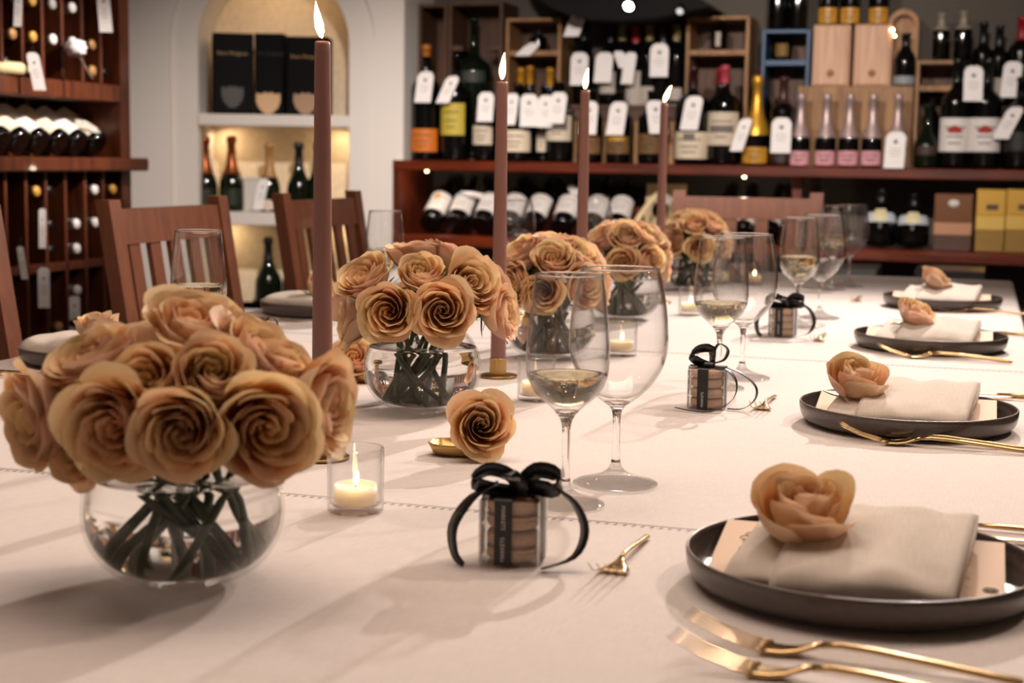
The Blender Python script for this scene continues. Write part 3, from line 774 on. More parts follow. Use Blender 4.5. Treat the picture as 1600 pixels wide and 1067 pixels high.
# ------------------------------------------------------------------ lower shelf
def lying(label, px, s, R=0.058, H=0.37, tilt=36, lab=WHITEL, yaw=0.0, shape=None, z=ZL, extra=None, cap=BLACKC, group='big bottles lying on the lower shelf', labz=(0.16, 0.52)):
    p = at_s(px, 350, s); a = math.radians(90-tilt)
    p.z = TOP+z+R*math.cos(math.radians(tilt))*0+R*math.sin(a)*1.0*0+R*math.cos(math.radians(tilt))
    L = [(labz[0], labz[1], lab, 2.7)]+(extra or [])
    return bottle(label, p, H, R, 'bordeaux', None, cap, 0.22, L, rot=(-a, 0, RZ+yaw), group=group, print_=True)
BLUEL = colm('8fa3b4', 0.6)
for i, (px, lb) in enumerate(((672, 'first lying bottle from the left on the lower shelf, gold dot on its label'), (712, 'second lying bottle from the left on the lower shelf, bluish label edge'),
    (752, 'third lying bottle on the lower shelf, left of the second candle'), (793, 'lying bottle just right of the second candle on the lower shelf'),
    (831, 'lying bottle with raised neck left of the widest cream label'), (878, 'lying bottle with wide cream label left of the third candle'),
    (922, 'lying bottle just right of the third candle on the lower shelf'), (962, 'lying bottle left of the small wooden box on the lower shelf'),
    (1128, 'lying bottle seen through the left gap of the far chair back'), (1160, 'lying bottle seen through the middle gap of the far chair back'), (1201, 'lying bottle seen through the right gap of the far chair back'))):
    lying(lb, px, 6.66, R=0.054 if px < 1100 else 0.046, extra=[(0.36, 0.46, GOLDL, 0.5)] if i == 0 else ([(0.46, 0.515, BLUEL, 2.3)] if i == 1 else None), yaw=(0.03 if i % 2 else -0.02))
led = frame_root('bottle_rest', 'dark wooden rail under the necks of the lying bottles on the lower shelf', 'rail', 6.86, -2.55, ZL)
obj('rail', mesh('rail', *rbox(0, 1.95, 0, 0.03, 0.001, 0.145, 0.003), CHERRY, False), led)
t = stag('pale paper slip lying across the second and third lying bottles', 728, 299, 745, 304, 40, 6.75, emblem=False)
t = stag('cream paper tag on the lying bottle left of the third candle', 893, 290, 901, 306, 16, 6.78, emblem=False)
# little open wooden presentation box with a bottle
n0 = at_s(985, 350, 6.64).dot(NX); n1 = at_s(1056, 350, 6.64).dot(NX)
t = frame_root('presentation_box', 'light wooden presentation box leaning open left of the far chair', 'box', 6.64, n0, ZL+0.0008)
w = n1-n0
obj('box_base', mesh('box_base', *rbox(0, w, 0, 0.2, 0, 0.045, 0.003), colm('c9ac80', 0.6), False), t)
obj('inner_tray', mesh('inner_tray', *rbox(0.012, w-0.012, 0.012, 0.188, 0.045, 0.05, 0.001), colm('e2d3b8', 0.7), False), t)
obj('open_lid', mesh('open_lid', *xf(rbox(0.02, w, 0, 0.014, 0, 0.22, 0.003), Matrix.Translation((0.0, 0.19, 0.04)) @ Matrix.Rotation(-0.2, 4, 'X')), colm('d9c193', 0.55), False), t)
obj('curved_side', mesh('curved_side', *tube([(0.0, 0.02, 0.05), (0.03, 0.06, 0.11), (0.075, 0.12, 0.19), (0.12, 0.17, 0.235)], [0.012, 0.014, 0.014, 0.01], 8), colm('dcc79c', 0.5)), t)
bottle('small white-labelled bottle lying in the presentation box', at_s(1030, 330, 6.68)+Vector((0, 0, 0.0)), 0.24, 0.036, 'bordeaux', None, BLACKC, 0.2, [(0.15, 0.6, WHITEL, 2.5)], rot=(math.radians(-75), 0, RZ))
for i, (px, top) in enumerate(((1376, 299), (1427, 306))):
    p = at_s(px, 350, 6.68); p.z = TOP+ZL+0.010
    pr_ = ztop(px, top, 6.74)-p.z
    sbz = bottle('%s standing bottle with arched white and blue label on the lower shelf' % ('left' if i == 0 else 'right'), p, pr_+0.01, 0.068, 'burgundy', None, BLACKC, 0.26,
                 [(0.40, 0.58, colm('c3c9d2', 0.6), 2.3), (0.42, 0.64, colm('d9cfa4', 0.6), 0.9)], rot=(math.radians(-8), 0, RZ), group='two bottles with arched blue-white labels', print_=False)
def giftbox(label, x0, x1, ytop, s0, depth, bands, nm):
    n0 = at_s(x0, 350, s0).dot(NX); n1 = at_s(x1, 350, s0).dot(NX)
    t = frame_root(nm, label, 'box', s0, n0, ZL+0.0008)
    prev = 0
    for k, (y, m, part) in enumerate(bands):
        z = at_s((x0+x1)/2, y, s0).z-TOP-ZL
        obj(part, mesh(part, *rbox(0, n1-n0, 0, depth, prev, z, 0.0025), m, False), t)
        prev = z
    return t, n1-n0
t, w = giftbox('copper-coloured gift box with white oval seal on the lower shelf', 1459, 1519, 303, 6.64, 0.17, [(368, colm('4e3122', 0.4), 'lower_band'), (348, colm('b98a6a', 0.35, 0.3), 'copper_band'), (303, colm('6e4526', 0.35, 0.3), 'upper_panel')], 'gift_box')
zz = at_s(1490, 318, 6.64).z-TOP-ZL
obj('oval_seal', mesh('oval_seal', *xf(lathe([(0, 0), (0.024, 0), (0.024, 0.001), (0, 0.001)], 20), Matrix.Translation((w/2, -0.0005, zz)) @ Matrix.Rotation(PI/2, 4, 'X') @ Matrix.Diagonal((1, 0.65, 1, 1))), WHITEL), t)
for q, (x0, x1) in enumerate(((1524, 1570), (1571, 1625))):
    t, w = giftbox('%s gold gift box with dark plate at the right end of the lower shelf' % ('left' if q == 0 else 'right'), x0, x1, 296, 6.64, 0.17, [(360, colm('8a6a30', 0.4, 0.3), 'ribbed_base'), (338, colm('d8b45c', 0.35, 0.3), 'bright_band'), (296, colm('c79b3e', 0.35, 0.3), 'upper_panel')], 'gift_box')
    zz = at_s(x0+24, 324, 6.64).z-TOP-ZL
    obj('name_plate', mesh('name_plate', *box(w*0.35, w*0.75, -0.001, 0.0, zz-0.012, zz+0.012), colm('4a3820', 0.5), False), t)
    zr = at_s(x0+24, 360, 6.64).z-TOP-ZL
    V, F = [], []
    for k in range(9):
        V, F = join((V, F), box(w*(k+0.5)/9.5, w*(k+0.5)/9.5+w*0.05, -0.003, 0.0, 0.004, zr-0.004))
    o = obj('ribs', mesh('ribs', V, F, colm('9c7a3a', 0.4, 0.3), False), t); o['kind'] = 'stuff'
for i, (px, py) in enumerate(((667, 265), (1163, 277))):
    p = at_s(px, py, 6.62)
    t = thing('puck_light', 'small warm shelf light under the upper board, %s' % ('near its left end' if i == 0 else 'above the far chair'), 'light', Vector((p.x, p.y, TOP+ZU-0.045)), RZ)
    lamp('POINT', Vector((p.x, p.y, TOP+ZU-0.075)), 0.7, (1, 0.82, 0.62), size=0.012)
    obj('bulb', mesh('bulb', *lathe([(0, -0.010), (0.005, -0.008), (0.007, -0.004), (0.007, 0)], 12), WARMGLOW), t)
    obj('rim', mesh('rim', *lathe([(0.007, -0.001), (0.012, -0.003), (0.013, 0.0)], 14), BRASS), t)
# below the shelf: black bench top and grey case
def onfloor(label, x0, x1, ytop, s0, depth, mat, name, cat):
    n0 = at_s(x0, 430, s0).dot(NX); n1 = at_s(x1, 430, s0).dot(NX); zt = at_s((x0+x1)/2, ytop, s0).z
    t = thing(name, label, cat, AX*s0+NX*n0, RZ)
    w = n1-n0
    obj('top', mesh('top', *rbox(0, w, 0, depth, zt-0.06, zt, 0.004), mat, False), t)
    for x in (0.02, w-0.06):
        for y in (0.02, depth-0.06): obj('leg', mesh('leg', *rbox(x, x+0.04, y, y+0.04, 0, zt-0.06, 0.003), mat, False), t)
onfloor('low black bench behind the far end of the table', 1428, 1540, 424, 5.9, 0.35, colm('0c0c0d', 0.4), 'bench', 'bench')
onfloor('grey low stool under the shelf behind the wine glasses', 1300, 1370, 419, 6.1, 0.3, colm('3a3836', 0.5), 'stool', 'stool')

# ------------------------------------------------------------------ niche: black cases and champagne bottles
zs1, zs2, zs3 = TOP+0.535, TOP+0.075, TOP+NB
BLK = plain('black_case_lacquer', '030303', 0.7)
BLK.node_tree.nodes['Principled BSDF'].inputs['Specular IOR Level'].default_value = 0.15
GTXT = colm('a8844e', 0.5, 0.0)
def shield(w, h):
    P = [(-w/2, h*0.96), (-w*0.3, h*0.90), (-w*0.12, h), (0, h*0.93), (w*0.12, h), (w*0.3, h*0.90), (w/2, h*0.96), (w*0.52, h*0.6), (w*0.42, h*0.3), (w*0.2, h*0.06), (0, 0), (-w*0.2, h*0.06), (-w*0.42, h*0.3), (-w*0.52, h*0.6)]
    n = len(P)
    return [(x, -0.0008, z) for x, z in P]+[(x, 0, z) for x, z in P], [tuple(range(n)), tuple(range(2*n-1, n-1, -1))]+[(i, i+n, (i+1) % n+n, (i+1) % n) for i in range(n)]
for i, (x0, x1, top, Y, rz, sm, lb) in enumerate(((333, 396, 51, 7.20, 0.22, colm('2a2724', 0.5), 'leftmost black presentation case in the niche, with a faint grey shield'),
        (398, 444, 52, 7.235, 0.0, colm('d0aa82', 0.5), 'middle black presentation case in the niche, bright tan shield at its foot'),
        (447, 512, 57, 7.22, -0.03, colm('a58468', 0.5), 'rightmost black presentation case in the niche, behind the first tall candle'))):
    a = at_y(x0, 150, Y); b = at_y(x1, 150, Y); zt = at_y((x0+x1)/2, top, Y).z
    w = (b-a).length
    t = thing('presentation_case', lb, 'case', (a.x, Y, zs1), rz, 'black presentation cases in the niche')
    obj('case_body', mesh('case_body', *rbox(0, w, 0, 0.16, 0, zt-zs1, 0.004), BLK, False), t)
    obj('door_panel', mesh('door_panel', *rbox(0.006, w-0.006, -0.004, 0.001, 0.006, zt-zs1-0.006, 0.002), BLK, False), t)
    sw = 0.112 if i else 0.10
    o = obj('shield_emblem', mesh('shield_emblem', *shield(sw, 0.104), sm, False), t, (w/2-0.005, -0.0045, 0.004 if i else 0.03))
    obj('lettering', textmesh('Dom Pérignon', 0.024, GTXT if i != 1 else colm('1c1916', 0.5)), t, (w/2-0.004, -0.0048, zt-zs1-0.095), (PI/2, 0, 0))
def nbottle(label, px, top, w, zsh, Y, cap, caplen, lab=None, glass=None, **kw):
    p = at_y(px, 300, Y); p.z = zsh
    H = at_y(px, top, Y).z-zsh
    return bottle(label, p, H, pxr(p, w), 'champagne', glass or GGLASS, cap, caplen, lab, rz=0.0, **kw)
nbottle('copper-foiled champagne bottle at the left end of the niche middle shelf', 321, 212, 37, zs2, 7.27, COPPERF, 0.5, [(0.08, 0.3, colm('1a2416', 0.5), 2.0)], print_=False)
nbottle('second copper-foiled champagne bottle on the niche middle shelf', 362, 212, 38, zs2, 7.30, COPPERF, 0.5, [(0.08, 0.3, colm('1a2416', 0.5), 2.0)], print_=False)
nbottle('tan-foiled champagne bottle with round pale label in the niche', 421, 222, 34, zs2, 7.26, TANC, 0.5, [(0.01, 0.18, colm('d8c4b4', 0.6), 2.6, oval)], print_=False)
nbottle('black-foiled champagne bottle left of the first candle in the niche', 467, 222, 37, zs2, 7.28, BLACKC, 0.3)
nbottle('black-foiled champagne bottle right behind the first candle in the niche', 497, 223, 37, zs2, 7.30, BLACKC, 0.3)
nbottle('left dark champagne bottle on the lowest niche shelf', 419, 370, 42, zs3, 7.28, BLACKC, 0.32)
nbottle('right dark champagne bottle on the lowest niche shelf', 462, 369, 42, zs3, 7.30, BLACKC, 0.32)
a = at_y(413, 279, 7.18); b = at_y(402, 328, 7.18)
paper_tag('cream tag on the tan-foiled champagne bottle in the niche', a, b, 2*pxr(a, 16), 0.0)
a = at_y(396, 270, 7.34)
t = thing('pale_card_box', 'pale card box behind the tan-foiled champagne bottle in the niche', 'box', (a.x-0.03, 7.36, zs2), 0.1)
obj('box_body', mesh('box_body', *rbox(-0.05, 0.05, 0, 0.1, 0, 0.15, 0.003), colm('cfc9c2', 0.7), False), t)
obj('lid', mesh('lid', *rbox(-0.052, 0.052, -0.002, 0.102, 0.15, 0.165, 0.003), colm('cfc9c2', 0.7), False), t)

# ------------------------------------------------------------------ wine rack on the left wall
RS0 = 3.3
RR = RZ+PI/2                                      # local x runs along the wall, y into the rack
rk = thing('wine_rack', 'tall dark cherry wine rack with narrow upright columns on the left wall', 'rack', TB(RS0, -2.85, -TOP), RR)
def rp(name, x0, x1, y0, y1, z0, z1, r=0.002, m=RACKW): return obj(name, mesh(name, *rbox(x0, x1, y0, y1, z0+TOP, z1+TOP, r), m, False), rk)
rp('side_panel', 4.605-RS0, 4.665-RS0, 0, 0.33, -TOP, 1.6)
rp('side_panel', 0, 0.05, 0, 0.33, -TOP, 1.6)
rp('beam', 0.05, 4.605-RS0, 0.0, 0.33, 0.517, 0.575, 0.003)
rp('counter', -0.03, 4.71-RS0, -0.045, 0.33, 0.283, 0.328, 0.005)
rp('cross_bar', 0.05, 4.605-RS0, 0.0, 0.04, -0.04, -0.012)
rp('cross_bar', 0.05, 4.605-RS0, 0.0, 0.33, -0.36, -0.332)
rp('plinth', 0.05, 4.605-RS0, 0.03, 0.33, -TOP, -0.66)
DIV = [3.41, 3.52, 3.63, 3.735, 3.843, 3.951, 4.055, 4.160, 4.268, 4.381, 4.490]
for d in DIV:
    rp('divider', d-RS0-0.007, d-RS0+0.007, 0.0, 0.32, 0.575, 1.6, 0.002)
    rp('divider', d-RS0-0.007, d-RS0+0.007, 0.0, 0.32, -0.66, 0.283, 0.002)
for z in (0.66, 0.77, 0.88, 0.99):
    rp('rest_rail', 0.05, 4.605-RS0, 0.16, 0.175, z-0.014, z, 0.001); rp('rest_rail', 0.05, 4.605-RS0, 0.26, 0.275, z-0.014, z, 0.001)
for z in (0.07, 0.18, -0.15, -0.26):
    rp('rest_rail', 0.05, 4.605-RS0, 0.16, 0.175, z-0.014, z, 0.001); rp('rest_rail', 0.05, 4.605-RS0, 0.26, 0.275, z-0.014, z, 0.001)
for z in (0.995, -0.55): rp('back_panel', 0.05, 4.605-RS0, 0.32, 0.33, 0.575 if z > 0 else -0.66, 1.6 if z > 0 else 0.283, 0.001, RACKW)
cs = [(a+b)/2 for a, b in zip(DIV[5:], DIV[6:]+[4.605])]
ordn = ['sixth', 'fifth', 'fourth', 'third', 'second', 'first']
capc = [TANC, BLACKC, WHITEC, BLACKC, TANC, MAROON, BLACKC, colm('b88a3a', 0.4), WHITEC, BLACKC]
rng = random.Random(5)
fixed = {(0, 0.66): TANC, (1, 0.66): colm('b88a3a', 0.4), (1, 0.77): colm('b88a3a', 0.4), (2, 0.66): WHITEC, (2, 0.77): colm('9a948e', 0.5), (4, 0.66): TANC, (4, 0.575): TANC, (1, 0.18): colm('b88a3a', 0.4), (3, 0.07): WHITEC, (3, -0.012): WHITEC, (3, -0.15): WHITEC}
for z, rn, sec in ((0.77, 'upper', 'top'), (0.66, 'lower', 'top'), (0.575, 'bottom', 'top'), (0.18, 'upper', 'middle'), (0.07, 'lower', 'middle'), (-0.012, 'bottom', 'middle'), (-0.15, 'upper', 'low'), (-0.26, 'lower', 'low')):
    for i, sc in enumerate(cs):
        cp = fixed.get((i, z))
        if cp is None:
            if rng.random() < 0.4: continue
            cp = rng.choice(capc)
        lb = 'left rack bottle, %s section, %s column from the right, %s row' % (sec, ordn[i], rn)
        bottle(lb, TB(sc, -3.16, z+0.04), 0.315 if cp is not BLACKC else 0.29, 0.038, 'bordeaux' if i % 2 else 'burgundy', BGLASS if i % 3 else GGLASS, cp, 0.2, [(0.2, 0.55, CREAM2, 2.2)], rot=(-PI/2, 0, RZ-PI/2), group='bottles in the left wine rack', print_=False)
LB = [colm('e8dcc0', 0.7), colm('efe9e2', 0.7)]
for i, px in enumerate((5, 34, 65, 96, 125, 155, 184)):
    p = at_n(px, 238, -2.90); p.z = TOP+0.328+0.041
    bottle('%s white-labelled bottle lying on the left rack counter' % ['seventh from the right', 'sixth from the right', 'fifth from the right', 'fourth from the right', 'third from the right', 'second from the right', 'rightmost'][i], p, 0.30, 0.045, 'bordeaux', BGLASS, MAROON if i % 3 == 1 else BLACKC, 0.2,
           [(0.10, 0.60, LB[(i+1) % 2], 3.6)], rot=(-math.radians(60), 0, RR), group='white-labelled bottles lying on the rack counter', print_=False, labrot=-0.7)
rst = thing('bottle_rest', 'dark rail under the necks of the bottles on the left rack counter', 'rail', TB(3.4, -3.06, 0.328), RR)
obj('rail', mesh('rail', *rbox(0, 1.19, 0, 0.025, 0.001, 0.09, 0.003), RACKW, False), rst)
def ntag(label, tx, ty, bx, by, w, n=-2.80, rz=RZ+0.45):
    a = at_n(tx, ty, n); b = at_n(bx, by, n); b = a+(b-a)
    return paper_tag(label, a, b, 2*pxr(a, w), rz)
ntag('narrow grey tag hanging at the top left of the left rack', 29, -12, 26, 41, 12)
ntag('white slanted tag hanging over the rack beam at far left', 50, 82, 66, 142, 19)
ntag('long curved white tag at the top of the rack by its right end', 160, -16, 167, 51, 20)
ntag('thin grey tag in the middle rack section behind the first chair', 66, 326, 66, 388, 11)
ntag('white tag below the rack cross bar behind the first chair', 68, 418, 69, 481, 18)
ntag('small white tag right beside the first chair back', 31, 385, 41, 435, 10)
ntag('pale tag on the second column in the lowest visible rack section', 116, 462, 117, 520, 17, -2.86)
t = ntag('white tag lying on the rightmost bottle of the rack counter', 120, 187, 160, 208, 12, -2.95)
p = at_n(17, 106, -2.86)
bottle('cream bottle with red foil lying across the rack beam at far left', TB(3.93, -2.87, 0.575+0.021), 0.17, 0.02, 'bordeaux', colm('c9b98c', 0.6), REDC, 0.2, None, rot=(-PI/2, 0, RZ-0.5+0.2))
p = at_n(118, 74, -2.80)
t = thing('paper_bag', 'crumpled white paper wrap over a bottle neck in the rack columns', 'paper', p, RZ)
V, F = lathe(smoothprof([(0, -0.03), (0.022, -0.026), (0.034, -0.008), (0.03, 0.012), (0.018, 0.02), (0, 0.022)], 3), 14)
V = [Vector(v)*(1+0.18*math.sin(5*v[0]*90+7*v[2]*60)) for v in V]
obj('wrap', mesh('wrap', V, F, colm('cfc8cc', 0.8)), t)
obj('tie', mesh('tie', *tube([(0.01, 0, -0.02), (0.035, -0.005, -0.06), (0.06, 0, -0.10)], 0.004, 6), colm('5a4a40', 0.7)), t)

# ------------------------------------------------------------------ chairs
def yl(z): return -0.20-max(0.0, z-0.45)*0.16
def leanbox(x0, x1, z0, z1, th, dy=0.0, n=4, bow=0.0):
    V, F = [], []
    for i in range(n+1):
        z = z0+(z1-z0)*i/n; y = yl(z)+dy
        V += [(x0, y, z), (x1, y, z), (x1, y-th, z), (x0, y-th, z)]
    for i in range(n):
        for k in range(4): F.append((i*4+k, i*4+(k+1) % 4, i*4+4+(k+1) % 4, i*4+4+k))
    F.append((3, 2, 1, 0)); F.append((n*4, n*4+1, n*4+2, n*4+3))
    bm = bmesh.new(); vs = [bm.verts.new(v) for v in V]
    for f in F: bm.faces.new([vs[i] for i in f])
    sharp = [e for e in bm.edges if len(e.link_faces) == 2 and e.calc_face_angle(0) > 0.6]
    bmesh.ops.bevel(bm, geom=sharp, offset=0.003, segments=1, affect='EDGES')
    bm.verts.index_update(); V = [v.co.copy() for v in bm.verts]; F = [tuple(v.index for v in f.verts) for f in bm.faces]; bm.free()
    return V, F
def chair(label, s, n, rz, slats=5, sw=0.042):
    t = thing('dining_chair', label, 'chair', TB(s, n, -TOP), rz, 'wooden dining chairs')
    for x in (-1, 1):
        obj('post', mesh('post', *leanbox(x*0.232-0.022, x*0.232+0.022, 0, 0.998, 0.032, 0.004, 8), CHAIRW, False), t)
        obj('front_leg', mesh('front_leg', *rbox(x*0.215-0.02, x*0.215+0.02, 0.19, 0.23, 0, 0.43, 0.003), CHAIRW, False), t)
        obj('seat_rail', mesh('seat_rail', *rbox(x*0.215-0.011, x*0.215+0.011, -0.195, 0.19, 0.375, 0.43, 0.002), CHAIRW, False), t)
    obj('top_rail', mesh('top_rail', *leanbox(-0.21, 0.21, 0.905, 0.978, 0.022), CHAIRW, False), t)
    obj('lower_rail', mesh('lower_rail', *leanbox(-0.21, 0.21, 0.50, 0.545, 0.02), CHAIRW, False), t)
    for k in range(slats):
        x = (k-(slats-1)/2)*(0.42/slats)
        obj('slat', mesh('slat', *leanbox(x-sw/2, x+sw/2, 0.545, 0.905, 0.012, -0.004), CHAIRW, False), t)
    obj('seat', mesh('seat', *rbox(-0.24, 0.24, -0.195, 0.24, 0.43, 0.465, 0.008, 2), CHAIRW, False), t)
    obj('front_rail', mesh('front_rail', *rbox(-0.195, 0.195, 0.20, 0.222, 0.375, 0.43, 0.002), CHAIRW, False), t)
    return t
chair('brown slat-back chair cut off by the left picture edge', 2.09, -1.42, RZ-PI/2)
chair('brown slat-back chair behind the left wine glass', 2.955, -1.42, RZ-PI/2)
chair('brown slat-back chair behind the first tall candle', 3.76, -1.42, RZ-PI/2)
chair('brown slat-back chair at the far head of the table', 4.84, -0.76, RZ+PI, 4, 0.042)

# ------------------------------------------------------------------ table and cloth
S0, S1, N0, N1 = 0.42, 4.84, -1.555, 0.105
tb_ = thing('dining_table', 'long dining table hidden under the white linen cloth', 'table', TB(0, 0, -TOP), RZ)
obj('tabletop', mesh('tabletop', *rbox(N0+0.012, N1-0.012, S0+0.012, S1-0.012, 0.715, 0.744, 0.004), CHERRYH, False), tb_)
for x in (N0+0.2, N1-0.26):
    for y in (S0+0.3, S1-0.4):
        obj('leg', mesh('leg', *rbox(x, x+0.06, y, y+0.06, 0, 0.715, 0.004), CHERRY, False), tb_)
from mathutils import noise
def wr(s, n):
    a = noise.noise(Vector((s*3.1, n*3.1, 0.3)))*0.0011+noise.noise(Vector((s*11, n*5, 4.3)))*0.0004
    a += 0.0012*math.exp(-((n+1.25-0.10*s)/0.02)**2)*(0.5+0.5*math.sin(s*2))
    return min(-0.0002, -0.0012+a*0.7)
def cloth():
    ns, nn = 180, 70
    r = 0.014
    V, F = [], []
    a0, a1, b0, b1 = S0+r, S1-r, N0+r, N1-r
    for i in range(ns+1):
        for j in range(nn+1):
            s = a0+(a1-a0)*i/ns; n = b0+(b1-b0)*j/nn
            V.append((n, s, wr(s, n)))
    def id_(i, j): return i*(nn+1)+j
    for i in range(ns):
        for j in range(nn): F.append((id_(i, j), id_(i, j+1), id_(i+1, j+1), id_(i+1, j)))
    loop = [(0, j) for j in range(nn)]+[(i, nn) for i in range(ns)]+[(ns, j) for j in range(nn, 0, -1)]+[(i, 0) for i in range(ns, 0, -1)]
    prev = [id_(i, j) for i, j in loop]
    dirs = []
    for i, j in loop:
        d = Vector((0, 0, 0))
        if j == 0: d.x -= 1
        if j == nn: d.x += 1
        if i == 0: d.y -= 1
        if i == ns: d.y += 1
        dirs.append(d)
    steps = [(r*math.sin(t), -r*(1-math.cos(t))) for t in (0.5, 1.05, PI/2)]+[(r+0.002, -0.06), (r+0.004, -0.13), (r+0.005, -0.205)]
    m = len(loop)
    for q, (o, z) in enumerate(steps):
        cur = []
        for k, (i, j) in enumerate(loop):
            b = Vector(V[id_(i, j)])
            wv = 0.0
            if q >= 3: wv = 0.006*(q-2)/3*math.sin(k*0.35+1.3*math.sin(k*0.11))
            p = b+dirs[k]*(o+wv); p.z = b.z+z
            cur.append(len(V)); V.append(tuple(p))
        for k in range(m):
            F.append((prev[k], cur[k], cur[(k+1) % m], prev[(k+1) % m]))
        prev = cur
    return V, F
V, F = cloth()
tc_ = obj('tablecloth', mesh('tablecloth', V, F, CLOTH), None, TB(0, 0, 0), (0, 0, RZ))
tag(tc_, 'white linen tablecloth with drawn-thread hem lines covering the long table', 'tablecloth')
for hs in (1.372, 2.665, 3.96):
    V, F = [], []
    n = N0+0.02
    while n < N1-0.02:
        z = wr(hs, n)+0.00035
        q = [(n, hs-0.0020, z), (n+0.0019, hs-0.0022, z), (n+0.0046, hs+0.0020, z), (n+0.0029, hs+0.0022, z)]
        i = len(V); V += q; F.append((i, i+1, i+2, i+3)); n += 0.0088
    o = obj('hemstitch', mesh('hemstitch', V, F, colm('4a3d34', 0.9), False), tc_); o['kind'] = 'stuff'  # dark quads stand for the shade in the openwork holes
    V, F = [], []
    for k in range(71):
        n = N0+0.02+(N1-N0-0.04)*k/70
        for y, dz in ((0.0060, 0.0001), (0.0066, 0.0007), (0.0380, 0.0007), (0.0386, 0.0001)): V.append((n, hs+y, wr(hs+y, n)+dz))
    for k in range(70):
        for m in range(3): F.append((k*4+m, k*4+4+m, k*4+5+m, k*4+1+m))
    obj('hem_band', mesh('hem_band', V, F, CLOTH, False), tc_)

# ------------------------------------------------------------------ roses
def petal(r0, h, hw, flare, curl, ov, tip, seed, rb=0.004, nu=8, nv=8, droop=0.0, phi=0.0, point=0.0):
    rn = random.Random(seed); a1, a2, a3 = rn.uniform(-1, 1), rn.uniform(-1, 1), rn.uniform(0, 6)
    V, F, U = [], [], []
    for j in range(nv+1):
        v = j/nv
        w = (0.42+0.58*math.sin(PI*min(v*0.72+0.08, 1)))
        for i in range(nu+1):
            u = 2*i/nu-1
            vv = v*(1-tip*abs(u)**2.6*(0.4+0.6*v))
            R = rb+(r0-rb)*math.sin(min(vv*1.45, 1)*PI/2)**0.8+flare*max(0, vv-0.45)**1.4*2.2
            R += curl*max(0, vv-0.78)**1.6*12*(0.7+0.5*abs(u)+0.15*a1*u)
            R *= 1+ov*u
            R += r0*0.05*math.sin(3*u+a3)*vv*vv
            Z = h*(vv**0.92)-droop*max(0, vv-0.55)**1.7*2.6-curl*max(0, vv-0.84)**1.5*9*(0.3+abs(u))
            Z += h*0.03*math.sin(2.5*u+a3*2)*vv+h*0.03*a2*u*vv+point*math.exp(-(u/0.22)**2)*max(0, v-0.75)*4*h*0.06
            th = phi+hw*w*u
            V.append((R*math.cos(th), R*math.sin(th), Z)); U.append((i/nu, v))
    for j in range(nv):
        for i in range(nu):
            k = j*(nu+1)+i; F.append((k, k+1, k+nu+2, k+nu+1))
    return V, F, U
def rose_meshes(seed, openf, cup=False):
    rn = random.Random(seed)
    out = []
    V, F, U = [], [], []
    for k in range(9 if cup else 15):            # the tight spiral in the middle
        r = 0.0018+0.00115*k
        v, f, u = petal(r*(0.9+0.1*openf), 0.040+0.0006*k+rn.uniform(-0.001, 0.001), 1.25-0.03*k, 0.002*openf, 0.0004, 0.16, 0.12, seed*50+k, 0.002, 8, 6, 0, k*2.4)
        o = len(V); V += v; U += u; F += [tuple(i+o for i in q) for q in f]
    heart = mesh('inner_petals', V, F, PETAL, True, U)
    petals = []
    a0 = rn.uniform(0, 6)
    # r, height, half-width, flare, curl, overlap, tip, droop
    rows = [(5, 0.0190, 0.0500, 0.82, 0.002, 0.0008, 0.14, 0.08, 0.0),
            (5, 0.0245, 0.0515, 0.85, 0.003, 0.0018, 0.13, 0.10, 0.001),
            (5, 0.0300, 0.0505, 0.92, 0.005, 0.0034, 0.12, 0.12, 0.002),
            (5, 0.0345, 0.0465, 1.00, 0.007, 0.0050, 0.10, 0.14, 0.004)]
    if cup:                                       # fewer, larger, upright petals
        rows = [(3, 0.0150, 0.0500, 1.15, 0.001, 0.0008, 0.16, 0.06, 0.0), (3, 0.0205, 0.0490, 1.20, 0.002, 0.0014, 0.15, 0.08, 0.0),
                (3, 0.0290, 0.0475, 1.15, 0.004, 0.0026, 0.13, 0.12, 0.0), (4, 0.0375, 0.0440, 0.98, 0.007, 0.0050, 0.10, 0.16, 0.002)]
    for ri, (cnt, r, h, hw, fl, cu, ov, tip, dr) in enumerate(rows):
        for k in range(cnt):
            ph = a0+ri*0.7+2*PI*k/cnt+rn.uniform(-0.12, 0.12)
            kf = openf*(rn.uniform(0.75, 1.3) if ri < len(rows)-1 else rn.uniform(0.5, 1.4))
            v, f, u = petal(r*(0.86+0.14*openf), h*rn.uniform(0.96, 1.03), hw*rn.uniform(0.93, 1.07), fl*kf, cu*kf, ov, tip, seed*100+ri*10+k, 0.005, 8, 9, dr*kf, ph, 0.5 if ri >= 2 else 0.0)
            petals.append(mesh('petal', v, f, PETAL, True, u))
    V, F = [], []
    for k in range(5):
        a = 2*PI*k/5+0.3
        pth = [(0.003*math.cos(a), 0.003*math.sin(a), 0.000), (0.014*math.cos(a), 0.014*math.sin(a), 0.001), (0.026*math.cos(a), 0.026*math.sin(a), -0.004+0.006*(k % 2)), (0.036*math.cos(a), 0.036*math.sin(a), -0.010+0.014*(k % 2))]
        V, F = join((V, F), strip(pth, Vector((-math.sin(a), math.cos(a), 0)), [0.006, 0.007, 0.005, 0.001], 0.0006))
    V, F = join((V, F), lathe([(0, -0.006), (0.0035, -0.005), (0.006, 0.0), (0.007, 0.004), (0.004, 0.007), (0, 0.008)], 10))
    sep = mesh('sepals', V, F, LEAFM)
    return heart, petals, sep
ROSES = [rose_meshes(1, 1.0), rose_meshes(2, 1.25), rose_meshes(3, 0.75), rose_meshes(4, 1.1)]
BUDS = [rose_meshes(11, 0.35), rose_meshes(12, 0.15), rose_meshes(13, 0.5)]
CUPS = [rose_meshes(21, 1.0, True), rose_meshes(22, 0.35, True), rose_meshes(23, 0.6, True)]
